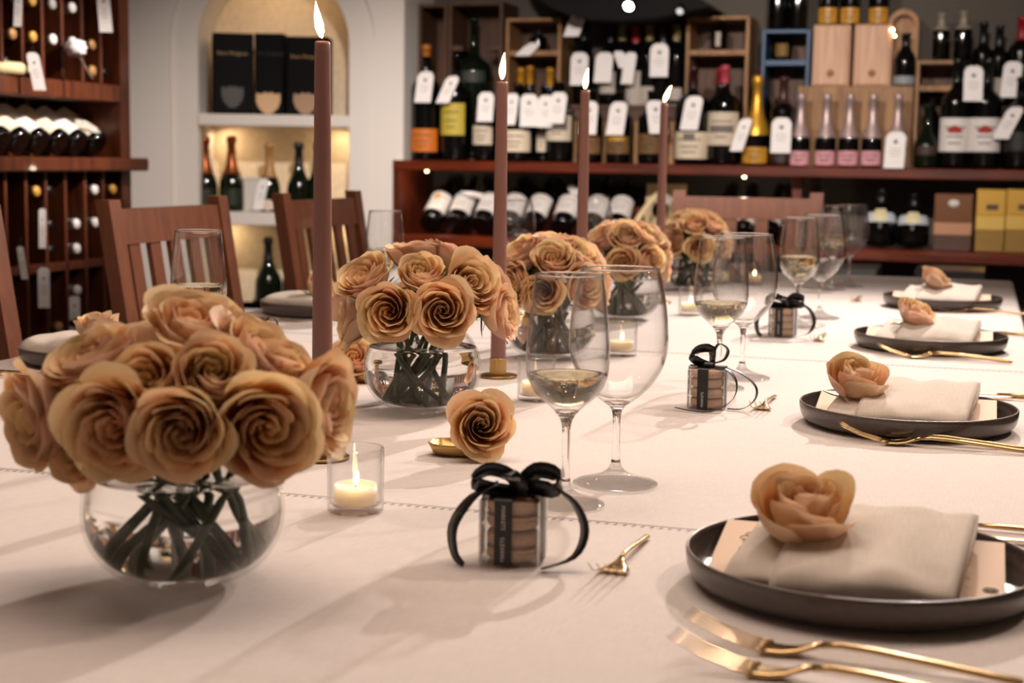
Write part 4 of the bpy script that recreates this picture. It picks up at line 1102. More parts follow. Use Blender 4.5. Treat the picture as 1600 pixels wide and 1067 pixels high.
def rose(label, center, D, variant, spin=0.0, scale=1.0, stem=None, leaf=False, group=None, stemr=0.0032, buds=False, hgt=0.03, cup=False):
    D = Vector(D).normalized()
    q = D.to_track_quat('Z', 'Y').to_matrix().to_4x4()
    M = Matrix.Translation(Vector(center)-D*hgt*scale) @ q @ Matrix.Rotation(spin, 4, 'Z') @ Matrix.Scale(scale, 4)
    t = thing('rose', label, 'rose', (0, 0, 0), 0, group)
    t.matrix_world = M
    h, P, sp = CUPS[variant % 3] if cup else (BUDS if buds else ROSES)[variant % (3 if buds else 4)]
    for p in P: obj('petal', p, t)
    o = obj('inner_petals', h, t); o['kind'] = 'stuff'
    obj('sepals', sp, t)
    Mi = M.inverted()
    if stem:
        pts = [Mi @ Vector(p) for p in [Vector(center)-D*(hgt+0.002)*scale]+stem]
        pr = smooth3(pts, 5)
        obj('stem', mesh('stem', *tube(pr, stemr/scale, 7), STEMM), t)
    if leaf:
        obj('leaf', mesh('leaf', *leafm(), LEAFM), t, (0.012, 0, 0.0), (0.3, 0.5, 0.4))
    return t
def smooth3(P, n):
    out = []
    P = [Vector(p) for p in P]
    for i in range(len(P)-1):
        p0 = P[max(i-1, 0)]; p1 = P[i]; p2 = P[i+1]; p3 = P[min(i+2, len(P)-1)]
        for k in range(n):
            t = k/n
            out.append(0.5*((2*p1)+(-p0+p2)*t+(2*p0-5*p1+4*p2-p3)*t*t+(-p0+3*p1-3*p2+p3)*t**3))
    out.append(P[-1])
    return out
def leafm():
    V, F = [], []
    for i in range(7):
        x = 0.04*i/6; w = 0.011*math.sin(PI*min(1, i/6*0.93+0.07))
        V += [(x, -w, -0.002*i/6), (x, 0, -0.004), (x, w, -0.002*i/6)]
    for i in range(6):
        for k in range(2): a = i*3+k; F.append((a, a+1, a+4, a+3))
    return V, F
# fish-bowl vase
VPROF_O = [(0, 0.0), (0.030, 0.0), (0.042, 0.003), (0.062, 0.014), (0.0765, 0.034), (0.081, 0.057), (0.0775, 0.080), (0.068, 0.098), (0.058, 0.110), (0.054, 0.118), (0.0545, 0.124)]
VPROF_I = [(0.052, 0.124), (0.0515, 0.118), (0.0555, 0.109), (0.0655, 0.097), (0.075, 0.0795), (0.0785, 0.057), (0.074, 0.0355), (0.060, 0.0175), (0.042, 0.0095), (0.02, 0.0075), (0, 0.0075)]
def make_vase(label, loc):
    t = thing('fishbowl_vase', label, 'vase', loc, RZ, 'round glass rose vases')
    obj('glass_bowl', mesh('glass_bowl', *lathe(smoothprof(VPROF_O, 4)+smoothprof(VPROF_I, 4), 56), THINV), t)
    wl = 0.088
    I = [(r, z) for r, z in smoothprof(VPROF_I, 4)[::-1] if z <= wl]
    W_ = [(r-0.0001 if r > 0.001 else 0, z+0.0002) for r, z in I]
    rt = W_[-1][0]
    wo = obj('water', mesh('water', *lathe(W_+[(rt+0.0, wl), (rt-0.001, wl-0.0004), (rt*0.5, wl-0.0006), (0, wl-0.0006)], 56), WATERM), t)
    return t
SRN = random.Random(77)
def stemto(C0, base, a, rr=0.046, zend=0.014):
    """stem from a bloom over the rim of the bowl, crossing to the far side of its bottom"""
    b = math.atan2(C0.y-base.y, C0.x-base.x)+SRN.uniform(-1.0, 1.0)
    nr = SRN.uniform(0.026, 0.046)
    n = Vector((math.cos(b), math.sin(b), 0))*nr
    a = b+PI+SRN.uniform(-1.5, 1.5)
    e = Vector((math.cos(a), math.sin(a), 0))*rr
    return [base+n+Vector((0, 0, 0.114)), base+n*SRN.uniform(0.35, 0.75)+e*SRN.uniform(0.25, 0.6)+Vector((0, 0, 0.064)), base+e+Vector((0, 0, zend))]
VS = [(1.06, -0.604), (1.913, -0.72), (2.52, -0.711), (3.21, -0.737), (4.03, -0.735)]
VLAB = ['round glass fishbowl vase of roses in the left foreground', 'round glass fishbowl vase of roses behind the first tall candle', 'round glass fishbowl vase of roses seen through the near wine glasses',
        'round glass fishbowl vase of roses just behind the third candle', 'farthest round glass vase of roses in front of the head chair']
VB = []
for (s_, n_), lb in zip(VS, VLAB):
    b = TB(s_, n_, 0.0); VB.append(b); make_vase(lb, b)
def bouquet_px(base, specs, gname, zc=0.115):
    cen = base+Vector((0, 0, zc))
    rn = random.Random(int(base.x*1000)+5)
    for i, sp in enumerate(specs):
        px, py, t, lb = sp[:4]
        var = sp[4] if len(sp) > 4 else i
        P = at_y(px, py, base.y-t)
        D = sp[5] if len(sp) > 5 and sp[5] is not None else None
        if D is None:
            D = (P-cen).normalized(); 
        D = Vector(D).normalized()
        a = math.atan2(-(P-base).y, -(P-base).x)+rn.uniform(-1.1, 1.1)
        rose(lb, P, D, var, rn.uniform(0, 6), sp[6] if len(sp) > 6 else rn.uniform(0.88, 0.98), stemto(P, base, a, rn.uniform(0.034, 0.056), rn.uniform(0.016, 0.03)), False, gname)
bouquet_px(VB[0], [
    (286, 672, 0.088, 'rose at the centre front of the nearest bouquet facing the camera', 0, (0.03, -1, -0.12), 0.84),
    (182, 662, 0.070, 'rose left of centre in the nearest bouquet facing the camera', 3, (-0.22, -1, -0.02)),
    (412, 668, 0.062, 'greenish-edged rose right of centre in the nearest bouquet', 1, (0.42, -0.9, -0.05)),
    (62, 650, 0.020, 'outermost left rose of the nearest bouquet seen half sideways', 1, (-0.75, -0.65, -0.12)),
    (500, 632, 0.010, 'outermost right rose of the nearest bouquet beside the first candle', 0, (0.95, -0.3, 0.0)),
    (148, 568, 0.010, 'upper left rose of the nearest bouquet tilted upward', 1, (-0.4, -0.35, 0.85)),
    (302, 512, -0.010, 'topmost rose of the nearest bouquet opening upward', 3, (0.25, -0.35, 0.9)),
    (332, 586, 0.062, 'small amber rose above the centre of the nearest bouquet', 2, (0.3, -0.75, 0.6), 0.78),
    (402, 556, -0.005, 'rose at the upper right shoulder of the nearest bouquet', 3, (0.6, -0.15, 0.8)),
    (440, 608, 0.005, 'rose between the right shoulder and right front of the nearest bouquet', 1, (0.75, -0.4, 0.45)),
    (235, 600, 0.045, 'rose tucked behind the two front blooms of the nearest bouquet', 2, (-0.1, -0.8, 0.55), 0.8),
    (100, 610, -0.03, 'rose at the back left of the nearest bouquet', 0, (-0.8, 0.1, 0.5)),
    (120, 690, 0.035, 'low left rose of the nearest bouquet showing pinkish outer petals', 2, (-0.6, -0.75, -0.2), 0.85),
    (230, 560, -0.06, 'rose hidden at the back of the nearest bouquet', 2, (-0.1, 0.6, 0.8)),
    (380, 620, -0.06, 'rose hidden at the back right of the nearest bouquet', 0, (0.5, 0.6, 0.5))], 'roses of the nearest bouquet')
bouquet_px(VB[1], [
    (608, 487, 0.085, 'left of the two big camera-facing roses in the second bouquet', 0, (-0.12, -1, 0.08)),
    (692, 486, 0.085, 'right of the two big camera-facing roses in the second bouquet', 3, (0.05, -1, 0.12)),
    (572, 436, 0.030, 'upper left rose of the second bouquet showing its rim', 1, (-0.45, -0.5, 0.75)),
    (658, 430, 0.050, 'small rose above the two big ones in the second bouquet', 2, (0.05, -0.6, 0.8), 0.82),
    (735, 446, 0.040, 'upper right rose of the second bouquet turned to the right', 3, (0.55, -0.75, 0.35)),
    (648, 398, -0.020, 'topmost rose of the second bouquet with jagged petals', 1, (-0.1, 0.1, 1)),
    (782, 490, 0.025, 'outermost right rose of the second bouquet in profile', 0, (0.9, -0.3, 0.1)),
    (708, 408, -0.030, 'rose behind the top right of the second bouquet', 0, (0.4, 0.2, 0.9)),
    (552, 500, 0.000, 'low left rose of the second bouquet beside the first candle', 2, (-0.9, -0.2, 0.0)),
    (560, 465, -0.045, 'rose at the back left of the second bouquet', 3, (-0.7, 0.4, 0.4)),
    (760, 445, -0.050, 'rose at the back right of the second bouquet', 1, (0.7, 0.4, 0.5)),
    (660, 470, -0.085, 'rose hidden at the back of the second bouquet', 2, (0, 0.9, 0.3))], 'roses of the second bouquet')
def bouquet_dome(base, name, seed, R=0.088, zc=0.125, top=0.075):
    rn = random.Random(seed); cen = base+Vector((0, 0, zc)); i = 0
    toc = math.atan2(CAMP.y-base.y, CAMP.x-base.x)
    WHERE = ['front', 'front right', 'right', 'back right', 'back', 'back left', 'left', 'front left']
    for el, cnt, lev in ((2, 8, 'lower ring'), (44, 6, 'upper ring'), (88, 1, 'crown')):
        for k in range(cnt):
            da = 2*PI*k/cnt
            az = toc+da+rn.uniform(-0.15, 0.15)
            e = math.radians(el+rn.uniform(-7, 7))
            D = Vector((math.cos(az)*math.cos(e), math.sin(az)*math.cos(e), math.sin(e)))
            P = cen+Vector((D.x*R, D.y*R, D.z*top))
            w = WHERE[int(round(da/(2*PI)*8)) % 8]
            lb = ('rose crowning the %s' % name) if lev == 'crown' else 'rose in the %s of the %s, on its %s side' % (lev, name, w)
            a = math.atan2(-(P-base).y, -(P-base).x)+rn.uniform(-1.1, 1.1)
            rose(lb, P, D, rn.randrange(4), rn.uniform(0, 6), rn.uniform(0.82, 0.94), stemto(P, base, a, rn.uniform(0.034, 0.056), rn.uniform(0.016, 0.03)), False, 'roses of the '+name)
bouquet_dome(VB[2], 'third bouquet', 31, 0.086)
bouquet_dome(VB[3], 'fourth bouquet', 44, 0.084)
bouquet_dome(VB[4], 'fifth bouquet', 52, 0.082)

# ------------------------------------------------------------------ wine glasses
def glass_meshes(Rb, Rr, Rf, hb, hm, ht):
    O = [(0, 0.0), (Rf*0.9, 0.0), (Rf, 0.0008), (Rf, 0.0018), (Rf*0.86, 0.0042), (Rf*0.5, 0.0085), (Rf*0.22, 0.015), (0.0052, 0.024), (0.0042, 0.040), (0.0040, hb*0.66), (0.0046, hb-0.014), (0.0085, hb-0.004)]
    up = [(Rb*0.42, hb+0.006), (Rb*0.72, hb+(hm-hb)*0.36), (Rb*0.93, hb+(hm-hb)*0.68), (Rb, hm), (Rb*0.985, hm+(ht-hm)*0.3), (Rb*0.91, hm+(ht-hm)*0.66), (Rr, ht)]
    out = smoothprof(O+up, 4)
    th = 0.0010
    inn = smoothprof([(Rr-th*0.8, ht), (Rb*0.91-th, hm+(ht-hm)*0.66), (Rb*0.985-th, hm+(ht-hm)*0.3), (Rb-th, hm), (Rb*0.93-th*1.1, hb+(hm-hb)*0.68), (Rb*0.72-th*1.4, hb+(hm-hb)*0.36+0.001), (Rb*0.42-th, hb+0.0085), (0, hb+0.004)], 5)
    return out, inn
WO, WI = glass_meshes(0.0415, 0.034, 0.0395, 0.094, 0.140, 0.231)
EO, EI = glass_meshes(0.0525, 0.0415, 0.045, 0.088, 0.150, 0.231)
def glassparts(O, I, hb):
    foot = [p for p in O if p[1] <= 0.024 or False]
    k = next(i for i, p in enumerate(O) if p[1] > 0.022)
    k2 = next(i for i, p in enumerate(O) if p[1] > hb-0.0005)
    foot = O[:k+1]+[(0, O[k][1])]
    stem = [(0, O[k][1])]+O[k:k2+1]+[(0, O[k2][1])]
    bowl = O[k2:]+I
    rr, hh = max(I, key=lambda p: p[1])
    bead = tube([((rr+0.0004)*math.cos(2*PI*k/64), (rr+0.0004)*math.sin(2*PI*k/64), hh) for k in range(65)], 0.0008, 8, False)
    return mesh('foot', *lathe(foot, 56), FOOTG), mesh('stem', *lathe(stem, 24), CLEAR), mesh('bowl', *lathe(bowl, 56), THIN), mesh('rim', *bead, CLEAR)
WGM = glassparts(WO, WI, 0.094); EGM = glassparts(EO, EI, 0.088)
def fillmesh(inn, lvl):
    I = [(r-0.0001 if r > 1e-4 else 0, z+0.0001) for r, z in inn[::-1] if z <= lvl]
    rt = I[-1][0]
    return mesh('wine', *lathe(I+[(rt, lvl), (rt-0.0015, lvl-0.0008), (rt*0.6, lvl-0.001), (0, lvl-0.001)], 56), WINEM)
WINE = fillmesh(WI, 0.132); WINEH = fillmesh(WI, 0.150)
def wineglass(label, s, n, full, high=False, rz=0.0, group='wine glasses on the table'):
    t = thing('wine_glass', label, 'wine glass', TB(s, n, 0), rz, group)
    for q, nm in zip(WGM if full else EGM, ('foot', 'stem', 'bowl', 'rim')): obj(nm, q, t)
    if full: obj('white_wine', WINEH if high else WINE, t)
    return t
wineglass('nearest wine glass with white wine, left of the big empty glass', 1.432, -0.385, True)
wineglass('nearest big empty wine glass, behind the near glass of white wine', 1.545, -0.360, False)
wineglass('wine glass with white wine behind the second ribboned favor box', 2.275, -0.372, True)
wineglass('empty wine glass to the right behind the second favor box', 2.40, -0.355, False)
wineglass('wine glass with white wine behind the third favor box', 3.21, -0.362, True, True)
wineglass('empty wine glass directly right of the glass behind the third favor', 3.42, -0.336, False)
wineglass('farthest right-hand wine glass with white wine', 4.22, -0.385, True, True)
wineglass('farthest right-hand empty wine glass before the copper box', 4.36, -0.352, False)
wineglass('wine glass with white wine in front of the second brown chair', 2.0, -1.11, True, True)
wineglass('wine glass with white wine in front of the third brown chair', 2.97, -1.205, True, True)
wineglass('empty wine glass behind the bouquets right of the second candle', 4.0, -1.23, False)
wineglass('empty wine glass behind the bouquets left of the fourth candle', 4.62, -1.16, False)
# ------------------------------------------------------------------ candles
def flame(h, w):
    P = smoothprof([(0, 0), (w*0.55, h*0.08), (w*0.95, h*0.26), (w, h*0.38), (w*0.72, h*0.62), (w*0.3, h*0.86), (0, h)], 4)
    V, F = lathe(P, 14)
    return [(x+0.10*z*z/h, y, z) for x, y, z in V], F
def taper(label, hlabel, s, n, ztop_, lean, fl=0.040):
    t = thing('candle_holder', hlabel, 'candle holder', TB(s, n, 0), RZ, 'brass candle holders')
    obj('base_disc', mesh('base_disc', *lathe([(0, 0), (0.030, 0), (0.0312, 0.0008), (0.0312, 0.0022), (0.030, 0.003), (0.013, 0.003), (0, 0.003)], 48), BRASS), t)
    V, F = [], []
    prof = [(0.0112, 0.003), (0.0134, 0.003), (0.0134, 0.029), (0.0128, 0.030), (0.0118, 0.030), (0.0112, 0.028), (0.0112, 0.003)]
    V, F = lathe(prof, 60)
    V = [Vector(v)*1.0 if math.hypot(v[0], v[1]) < 0.0125 else Vector((v[0]*(1-0.03*(i % 2)), v[1]*(1-0.03*(i % 2)), v[2])) for i, v in enumerate(V)]
    obj('fluted_cup', mesh('fluted_cup', V, F, BRASS, False), t)
    c = thing('taper_candle', label, 'candle', TB(s, n, 0.004), RZ, 'mauve taper candles')
    h = ztop_-0.004
    obj('wax', mesh('wax', *lathe([(0, 0), (0.0108, 0), (0.0110, 0.024), (0.0122, 0.027), (0.0122, 0.05), (0.0088, h-0.012), (0.0086, h-0.003), (0.0078, h), (0.0045, h-0.001), (0, h-0.003)], 28), WAXM), c)
    obj('wick', mesh('wick', *tube([(0, 0, h-0.003), (0.0004, 0, h+0.004), (0.0016, 0, h+0.009)], 0.0008, 6), WICKM), c)
    obj('flame', mesh('flame', *flame(fl, fl*0.115), FLAME), c, (0, 0, h+0.003), lean)
for lb, hb_, s, n, z, ln, fl in (
    ('nearest and tallest mauve taper candle, rising behind the near bouquet', 'brass candle holder of the nearest taper, hidden behind the near bouquet', 1.558, -0.708, 0.470, (0, -0.30, 0), 0.042),
    ('second mauve taper candle, in the brass holder right of the second vase', 'brass candle holder standing right of the second vase', 2.259, -0.722, 0.463, (0, -0.02, 0), 0.042),
    ('third mauve taper candle, between the third and fourth bouquets', 'brass candle holder behind the third bouquet', 2.86, -0.745, 0.478, (0, 0.03, 0), 0.040),
    ('farthest and smallest mauve taper candle, behind the fourth bouquet', 'brass candle holder behind the fourth bouquet', 3.62, -0.745, 0.484, (0, 0.30, 0), 0.042)):
    taper(lb, hb_, s, n, z, ln, fl)
def votive(label, s, n):
    t = thing('votive_holder', label, 'votive candle', TB(s, n, 0), RZ, 'glass votive candles')
    obj('glass_cup', mesh('glass_cup', *lathe([(0, 0), (0.0255, 0), (0.0275, 0.002), (0.0277, 0.062), (0.0270, 0.0632), (0.0258, 0.062), (0.0255, 0.009), (0.0235, 0.007), (0, 0.007)], 40), THIN), t)
    obj('wax', mesh('wax', *lathe([(0, 0.0078), (0.0200, 0.0078), (0.0208, 0.010), (0.0208, 0.027), (0.0200, 0.0262), (0.0195, 0.024), (0, 0.0235)], 32), IVORY), t)
    obj('wick', mesh('wick', *tube([(0, 0, 0.0235), (0.0003, 0, 0.0275)], 0.0006, 6), WICKM), t)
    obj('flame', mesh('flame', *flame(0.014, 0.0027), FLAME), t, (0, 0, 0.0265), (0, 0.08, 0))
votive('lit glass votive right of the nearest bouquet', 1.33, -0.569)
votive('lit glass votive behind the near glass of white wine', 2.06, -0.60)
votive('lit glass votive seen through the near empty wine glass', 2.60, -0.60)
votive('lit glass votive right of the fourth vase', 3.37, -0.62)
votive('left lit glass votive near the head of the table', 4.28, -0.70)
votive('right lit glass votive near the head of the table', 4.30, -0.61)
# ------------------------------------------------------------------ brass dishes with single roses
def dish(label, s, n, rz, L=0.082, Wd=0.052):
    t = thing('brass_dish', label, 'dish', TB(s, n, 0), rz, 'small brass dishes')
    V, F = [], []
    ks = 40
    def ring(f, z):
        i0 = len(V)
        for k in range(ks):
            a = 2*PI*k/ks; c, d = math.cos(a), math.sin(a); e = 2/3.2
            V.append((L/2*f*math.copysign(abs(c)**e, c), Wd/2*(f if f < 0.99 else f)*math.copysign(abs(d)**e, d), z))
        return list(range(i0, i0+ks))
    R = [ring(0.80, 0.0), ring(0.88, 0.002), ring(1.0, 0.0125), ring(0.985, 0.0132), ring(0.96, 0.0125), ring(0.85, 0.0035), ring(0.7, 0.0022)]
    for a, b in zip(R[:-1], R[1:]):
        for k in range(ks): F.append((a[k], a[(k+1) % ks], b[(k+1) % ks], b[k]))
    F.append(tuple(R[0][::-1])); F.append(tuple(R[-1]))
    obj('tray', mesh('tray', V, F, BRASS), t)
    # rolled rim
    P = [Vector((L/2*0.992*math.copysign(abs(math.cos(2*PI*k/ks))**(2/3.2), math.cos(2*PI*k/ks)), Wd/2*0.992*math.copysign(abs(math.sin(2*PI*k/ks))**(2/3.2), math.sin(2*PI*k/ks)), 0.0128)) for k in range(ks+1)]
    obj('rim', mesh('rim', *tube(P, 0.0009, 6, False), BRASS), t)
dish('small brass dish holding one rose in front of the second vase', 1.642, -0.565, RZ+0.12)
rose('single rose lying on the brass dish in front of the second vase', at_y(752, 664, 1.705), (0.12, -0.93, 0.30), 3, 0.7, 0.86, [at_y(735, 690, 1.745), at_y(712, 700, 1.745)], True, stemr=0.003)
dish('small brass dish with a rose half hidden left of the second vase', 2.13, -0.905, RZ-0.1)
rose('rose lying on the left brass dish half hidden behind the first candle', at_y(554, 562, 2.29), (0.1, -0.75, 0.65), 1, 2.0, 0.84, None, False)
# ------------------------------------------------------------------ place settings
PLP = smoothprof([(0, 0.0045), (0.085, 0.0045), (0.118, 0.0055), (0.1315, 0.010), (0.1375, 0.0195), (0.1390, 0.0268)], 4)
PLO = smoothprof([(0.1402, 0.0278), (0.1418, 0.0268), (0.1412, 0.018), (0.137, 0.007), (0.126, 0.0012), (0.115, 0.0), (0.06, 0.0), (0, 0.0)], 4)
PLM = mesh('plate', *lathe(PLP+PLO, 72), CERAM)
def plate(label, s, n):
    t = thing('dinner_plate', label, 'plate', TB(s, n, 0.0), RZ, 'dark glazed dinner plates')
    obj('dish', PLM, t)
    V, F = tube([(0.1404*math.cos(2*PI*k/64), 0.1404*math.sin(2*PI*k/64), 0.0276) for k in range(65)], 0.0011, 6, False)
    obj('rim_edge', mesh('rim_edge', V, F, plain('worn_rim_glaze', '7b6a5f', 0.3, 0.0, 0.0, 60, 0.3)), t)
def foldpart(x0, x1, y0, y1, z0, th, seed, skew=0.0, nx=22, ny=20):
    """a soft folded linen layer: rounded front and back folds, flat ends"""
    from mathutils import noise
    V, F = [], []
    m = 2*ny
    for i in range(nx+1):
        u = i/nx
        for k in range(m):
            a = 2*PI*k/m
            c, sN = math.cos(a), math.sin(a)
            e = 0.42
            yy = math.copysign(abs(c)**e, c); zz = math.copysign(abs(sN)**0.8, sN)
            x = x0+(x1-x0)*u+skew*(yy)*0.5
            y = (y0+y1)/2+(y1-y0)/2*yy
            hh = th*(0.92+0.12*noise.noise(Vector((x*22, seed, 0)))+0.10*noise.noise(Vector((x*40, y*25, seed))))
            z = z0+hh/2+hh/2*zz
            if zz > 0: z += 0.0022*noise.noise(Vector((x*30, y*30, seed+3)))
            y += 0.004*noise.noise(Vector((x*18, seed+9, zz)))*(1 if c < 0 else 0.5)
            if u in (0, 1): z = z0+hh/2+(z-z0-hh/2)*0.8
            V.append((x, y, max(z0, z)))
    for i in range(nx):
        for k in range(m): F.append((i*m+k, (i+1)*m+k, (i+1)*m+(k+1) % m, i*m+(k+1) % m))
    F.append(tuple(range(m))); F.append(tuple(nx*m+k for k in range(m))[::-1])
    return V, F
def squiggle():
    P = []
    for i in range(120):
        t = i/119
        P.append((-0.098+0.0035*math.sin(t*58)*(0.6+0.4*math.sin(t*9))+0.002*math.sin(t*21), -0.028+0.075*t+0.0014*math.cos(t*58), 0.0012))
    return P
def card(label, s, n, var=0):
    t = thing('menu_card', label, 'card', TB(s, n, 0.0165), RZ, 'blush menu cards', (math.radians(9.5), 0, RZ))
    obj('card', mesh('card', *rbox(-0.120, 0.114, -0.050, 0.072, 0.0, 0.0009, 0.0003), CARDM, False), t)
    if var == 0:
        obj('handwriting', mesh('handwriting', *tube(squiggle(), 0.00028, 4), PRINTD), t)
    V, F = tube([(0.103+0.0055*math.cos(2*PI*k/20), -0.026+0.0038*math.sin(2*PI*k/20), 0.0011) for k in range(21)], 0.0007, 5, False)
    V, F = join((V, F), box(0.0995, 0.1065, -0.0272, -0.0248, 0.0009, 0.0013))
    obj('oval_emblem', mesh('oval_emblem', V, F, PRINTD), t)
def napkin(label, s, n, seed, left=False):
    t = thing('linen_napkin', label, 'napkin', TB(s, n, 0.0180 if not left else 0.0073), RZ, 'folded linen napkins', (math.radians(9.5 if not left else 0), 0, RZ))
    if left:
        obj('folded_layer', mesh('folded_layer', *foldpart(-0.115, 0.10, -0.078, 0.078, 0.001, 0.036, seed), NAPK), t)
        obj('under_layer', mesh('under_layer', *foldpart(-0.118, 0.104, -0.066, 0.066, 0.0, 0.012, seed+4), NAPK), t)
    else:
        obj('under_fold', mesh('under_fold', *foldpart(-0.090, -0.030, -0.078, 0.074, 0.0, 0.022, seed, 0.022), NAPK), t)
        obj('upper_fold', mesh('upper_fold', *foldpart(-0.054, 0.084, -0.088, 0.080, 0.0, 0.031, seed+1, 0.016), NAPK), t)
    V, F = [], []
    rn = random.Random(seed)
    ex = 0.10 if left else 0.084
    for k in range(46):                          # frayed edge
        y = -0.070+0.132*k/45; z = 0.004+rn.random()*0.017
        V, F = join((V, F), tube([(ex-0.001, y, z), (ex+rn.uniform(0.001, 0.004), y+rn.uniform(-0.001, 0.001), z-rn.uniform(0, 0.002))], 0.00035, 3, False))
    o = obj('frayed_edge', mesh('frayed_edge', V, F, NAPK), t); o['kind'] = 'stuff'
# cutlery: lies along +x, working end at x = 0
def cut_strip(stations, mat):
    """stations: (x, half width, z, half thickness)"""
    V, F = [], []
    for x, w, z, th in stations:
        V += [(x, -w, z-th*0.4), (x, -w*0.6, z+th), (x, w*0.6, z+th), (x, w, z-th*0.4), (x, w*0.6, z-th), (x, -w*0.6, z-th)]
    n = len(stations)
    for i in range(n-1):
        for k in range(6): F.append((i*6+k, i*6+(k+1) % 6, i*6+6+(k+1) % 6, i*6+6+k))
    F.append((5, 4, 3, 2, 1, 0)); F.append(tuple((n-1)*6+k for k in range(6)))
    return V, F
def fork_meshes(L, wk=1.0, zk=1.0):
    k = L/0.21
    head = [(0.050, 0.0118, 0.0020, 0.0010), (0.056, 0.0122, 0.0016, 0.0012), (0.064, 0.0112, 0.0016, 0.0013), (0.073, 0.0078, 0.0028, 0.0014), (0.080, 0.0045, 0.0052, 0.0016), (0.088, 0.0027, 0.0080, 0.0018)]
    hand = [(0.088, 0.0027, 0.0080, 0.0018), (0.100, 0.0024, 0.0092, 0.0018), (0.120, 0.0025, 0.0088, 0.0018), (0.155, 0.0030, 0.0062, 0.0019), (0.19, 0.0036, 0.0034, 0.0020), (0.207, 0.0038, 0.0024, 0.0020), (0.21, 0.0030, 0.0022, 0.0016)]
    sc = lambda S: [(a*k, b*k*(wk if b > 0.004 else 1), c*k*(zk if c > 0.01 else 1), d*k) for a, b, c, d in S]
    ts = []
    for q in range(4):
        y = (q-1.5)*0.0071*wk
        st = [(0.0, 0.0005, 0.0180, 0.0003), (0.008, 0.0009, 0.0145, 0.0004), (0.022, 0.0010, 0.0088, 0.0005), (0.042, 0.0012, 0.0036, 0.0006), (0.055, 0.0018, 0.0018, 0.0010)]
        V, F = cut_strip(sc(st), GOLD)
        ts.append(mesh('tine', [(v[0], v[1]+y*k*(0.94+0.06*v[0]/(0.05*k)), v[2]) for v in V], F, GOLD))
    return mesh('head', *cut_strip(sc(head), GOLD), GOLD), mesh('handle', *cut_strip(sc(hand), GOLD), GOLD), ts
FORK = fork_meshes(0.232); DFORK = fork_meshes(0.168, 1.35, 1.25)
KN = (mesh('blade', *cut_strip([(0.0, 0.0008, 0.0016, 0.0004), (0.012, 0.005, 0.0018, 0.0006), (0.05, 0.0075, 0.0020, 0.0008), (0.082, 0.0070, 0.0024, 0.0010), (0.092, 0.0035, 0.0030, 0.0016)], GOLD), GOLD),
      mesh('handle', *cut_strip([(0.092, 0.0035, 0.0030, 0.0016), (0.12, 0.0034, 0.0032, 0.0022), (0.19, 0.0042, 0.0030, 0.0026), (0.213, 0.0044, 0.0028, 0.0026), (0.218, 0.0032, 0.0026, 0.0020)], GOLD), GOLD))
def fork(label, s, n, ang, dessert=False, zoff=0.0):
    t = thing('dessert_fork' if dessert else 'dinner_fork', label, 'fork', TB(s, n, 0.0004+zoff), RZ+ang, 'gold dessert forks' if dessert else 'gold dinner forks')
    h, hd, ts = DFORK if dessert else FORK
    obj('head', h, t); obj('handle', hd, t)
    for m in ts: obj('tine', m, t)
def knife(label, s, n, ang):
    t = thing('dinner_knife', label, 'knife', TB(s, n, 0.0004), RZ+ang, 'gold dinner knives')
    obj('blade', KN[0], t); obj('handle', KN[1], t)
SEATS = [1.235, 2.05, 2.95, 3.83]
ORD = ['nearest', 'second', 'third', 'farthest']
for i, s in enumerate(SEATS):
    o = ORD[i]
    plate('%s dark brown plate on the right-hand side of the table' % o, s, -0.081)
    card('blush menu card under the napkin of the %s right-hand plate' % o, s, -0.081, 0 if i == 0 else 1)
    napkin('folded natural linen napkin on the %s right-hand plate' % o, s, -0.081, 3+i*7)
tip = [at_z(1075, 960, 0.018), at_z(1050, 992, 0.018)]
for i, s in enumerate(SEATS):
    o = ORD[i]
    if i == 0:
        for q, p in enumerate(tip):
            fork('%s of the two gold forks lying before the nearest right-hand plate' % ('upper' if q == 0 else 'lower, closer'), p.dot(AX), p.dot(NX), -0.10)
    elif i < 3:
        p = at_z(*((1311, 660), (1370, 538))[i-1], 0.018)
        fork('farther gold fork of the pair in front of the %s right-hand plate' % o, p.dot(AX), p.dot(NX), -0.06)
        fork('closer gold fork of the pair in front of the %s right-hand plate' % o, p.dot(AX)-0.022, p.dot(NX)+0.004, -0.06)
    else:
        p = at_z(1448, 474, 0.018)
        fork('gold fork in front of the farthest right-hand plate', p.dot(AX), p.dot(NX), -0.05)
    if i < 3:
        knife('farther gold knife beyond the %s right-hand plate' % o, s+(0.245 if i == 0 else 0.315), -0.085 if i == 0 else -0.05, -0.04)
        knife('closer gold knife beyond the %s right-hand plate' % o, s+(0.200 if i == 0 else 0.290), -0.02 if i == 0 else -0.03, -0.05)
for i, (px, py) in enumerate(((931, 893), (1176, 634), (1267, 527), (1329, 465))):
    p = at_z(px+7, py, 0.012)
    fork('gold dessert fork above the %s right-hand plate, tines toward the viewer' % ORD[i], p.dot(AX), p.dot(NX), PI/2-0.02, True)
for i, s in enumerate((2.17, 3.04)):
    o = ('left-hand plate by the first brown chair', 'left-hand plate by the second brown chair')[i]
    plate('dark brown %s' % o, s, -1.375)
    napkin('folded linen napkin covering the %s' % o, s, -1.375, 40+i*5, True)
    knife('gold knife in front of the %s' % o, s-0.185, -1.30, PI+0.03)
    knife('second gold knife closer in front of the %s' % o, s-0.215, -1.315, PI+0.05)
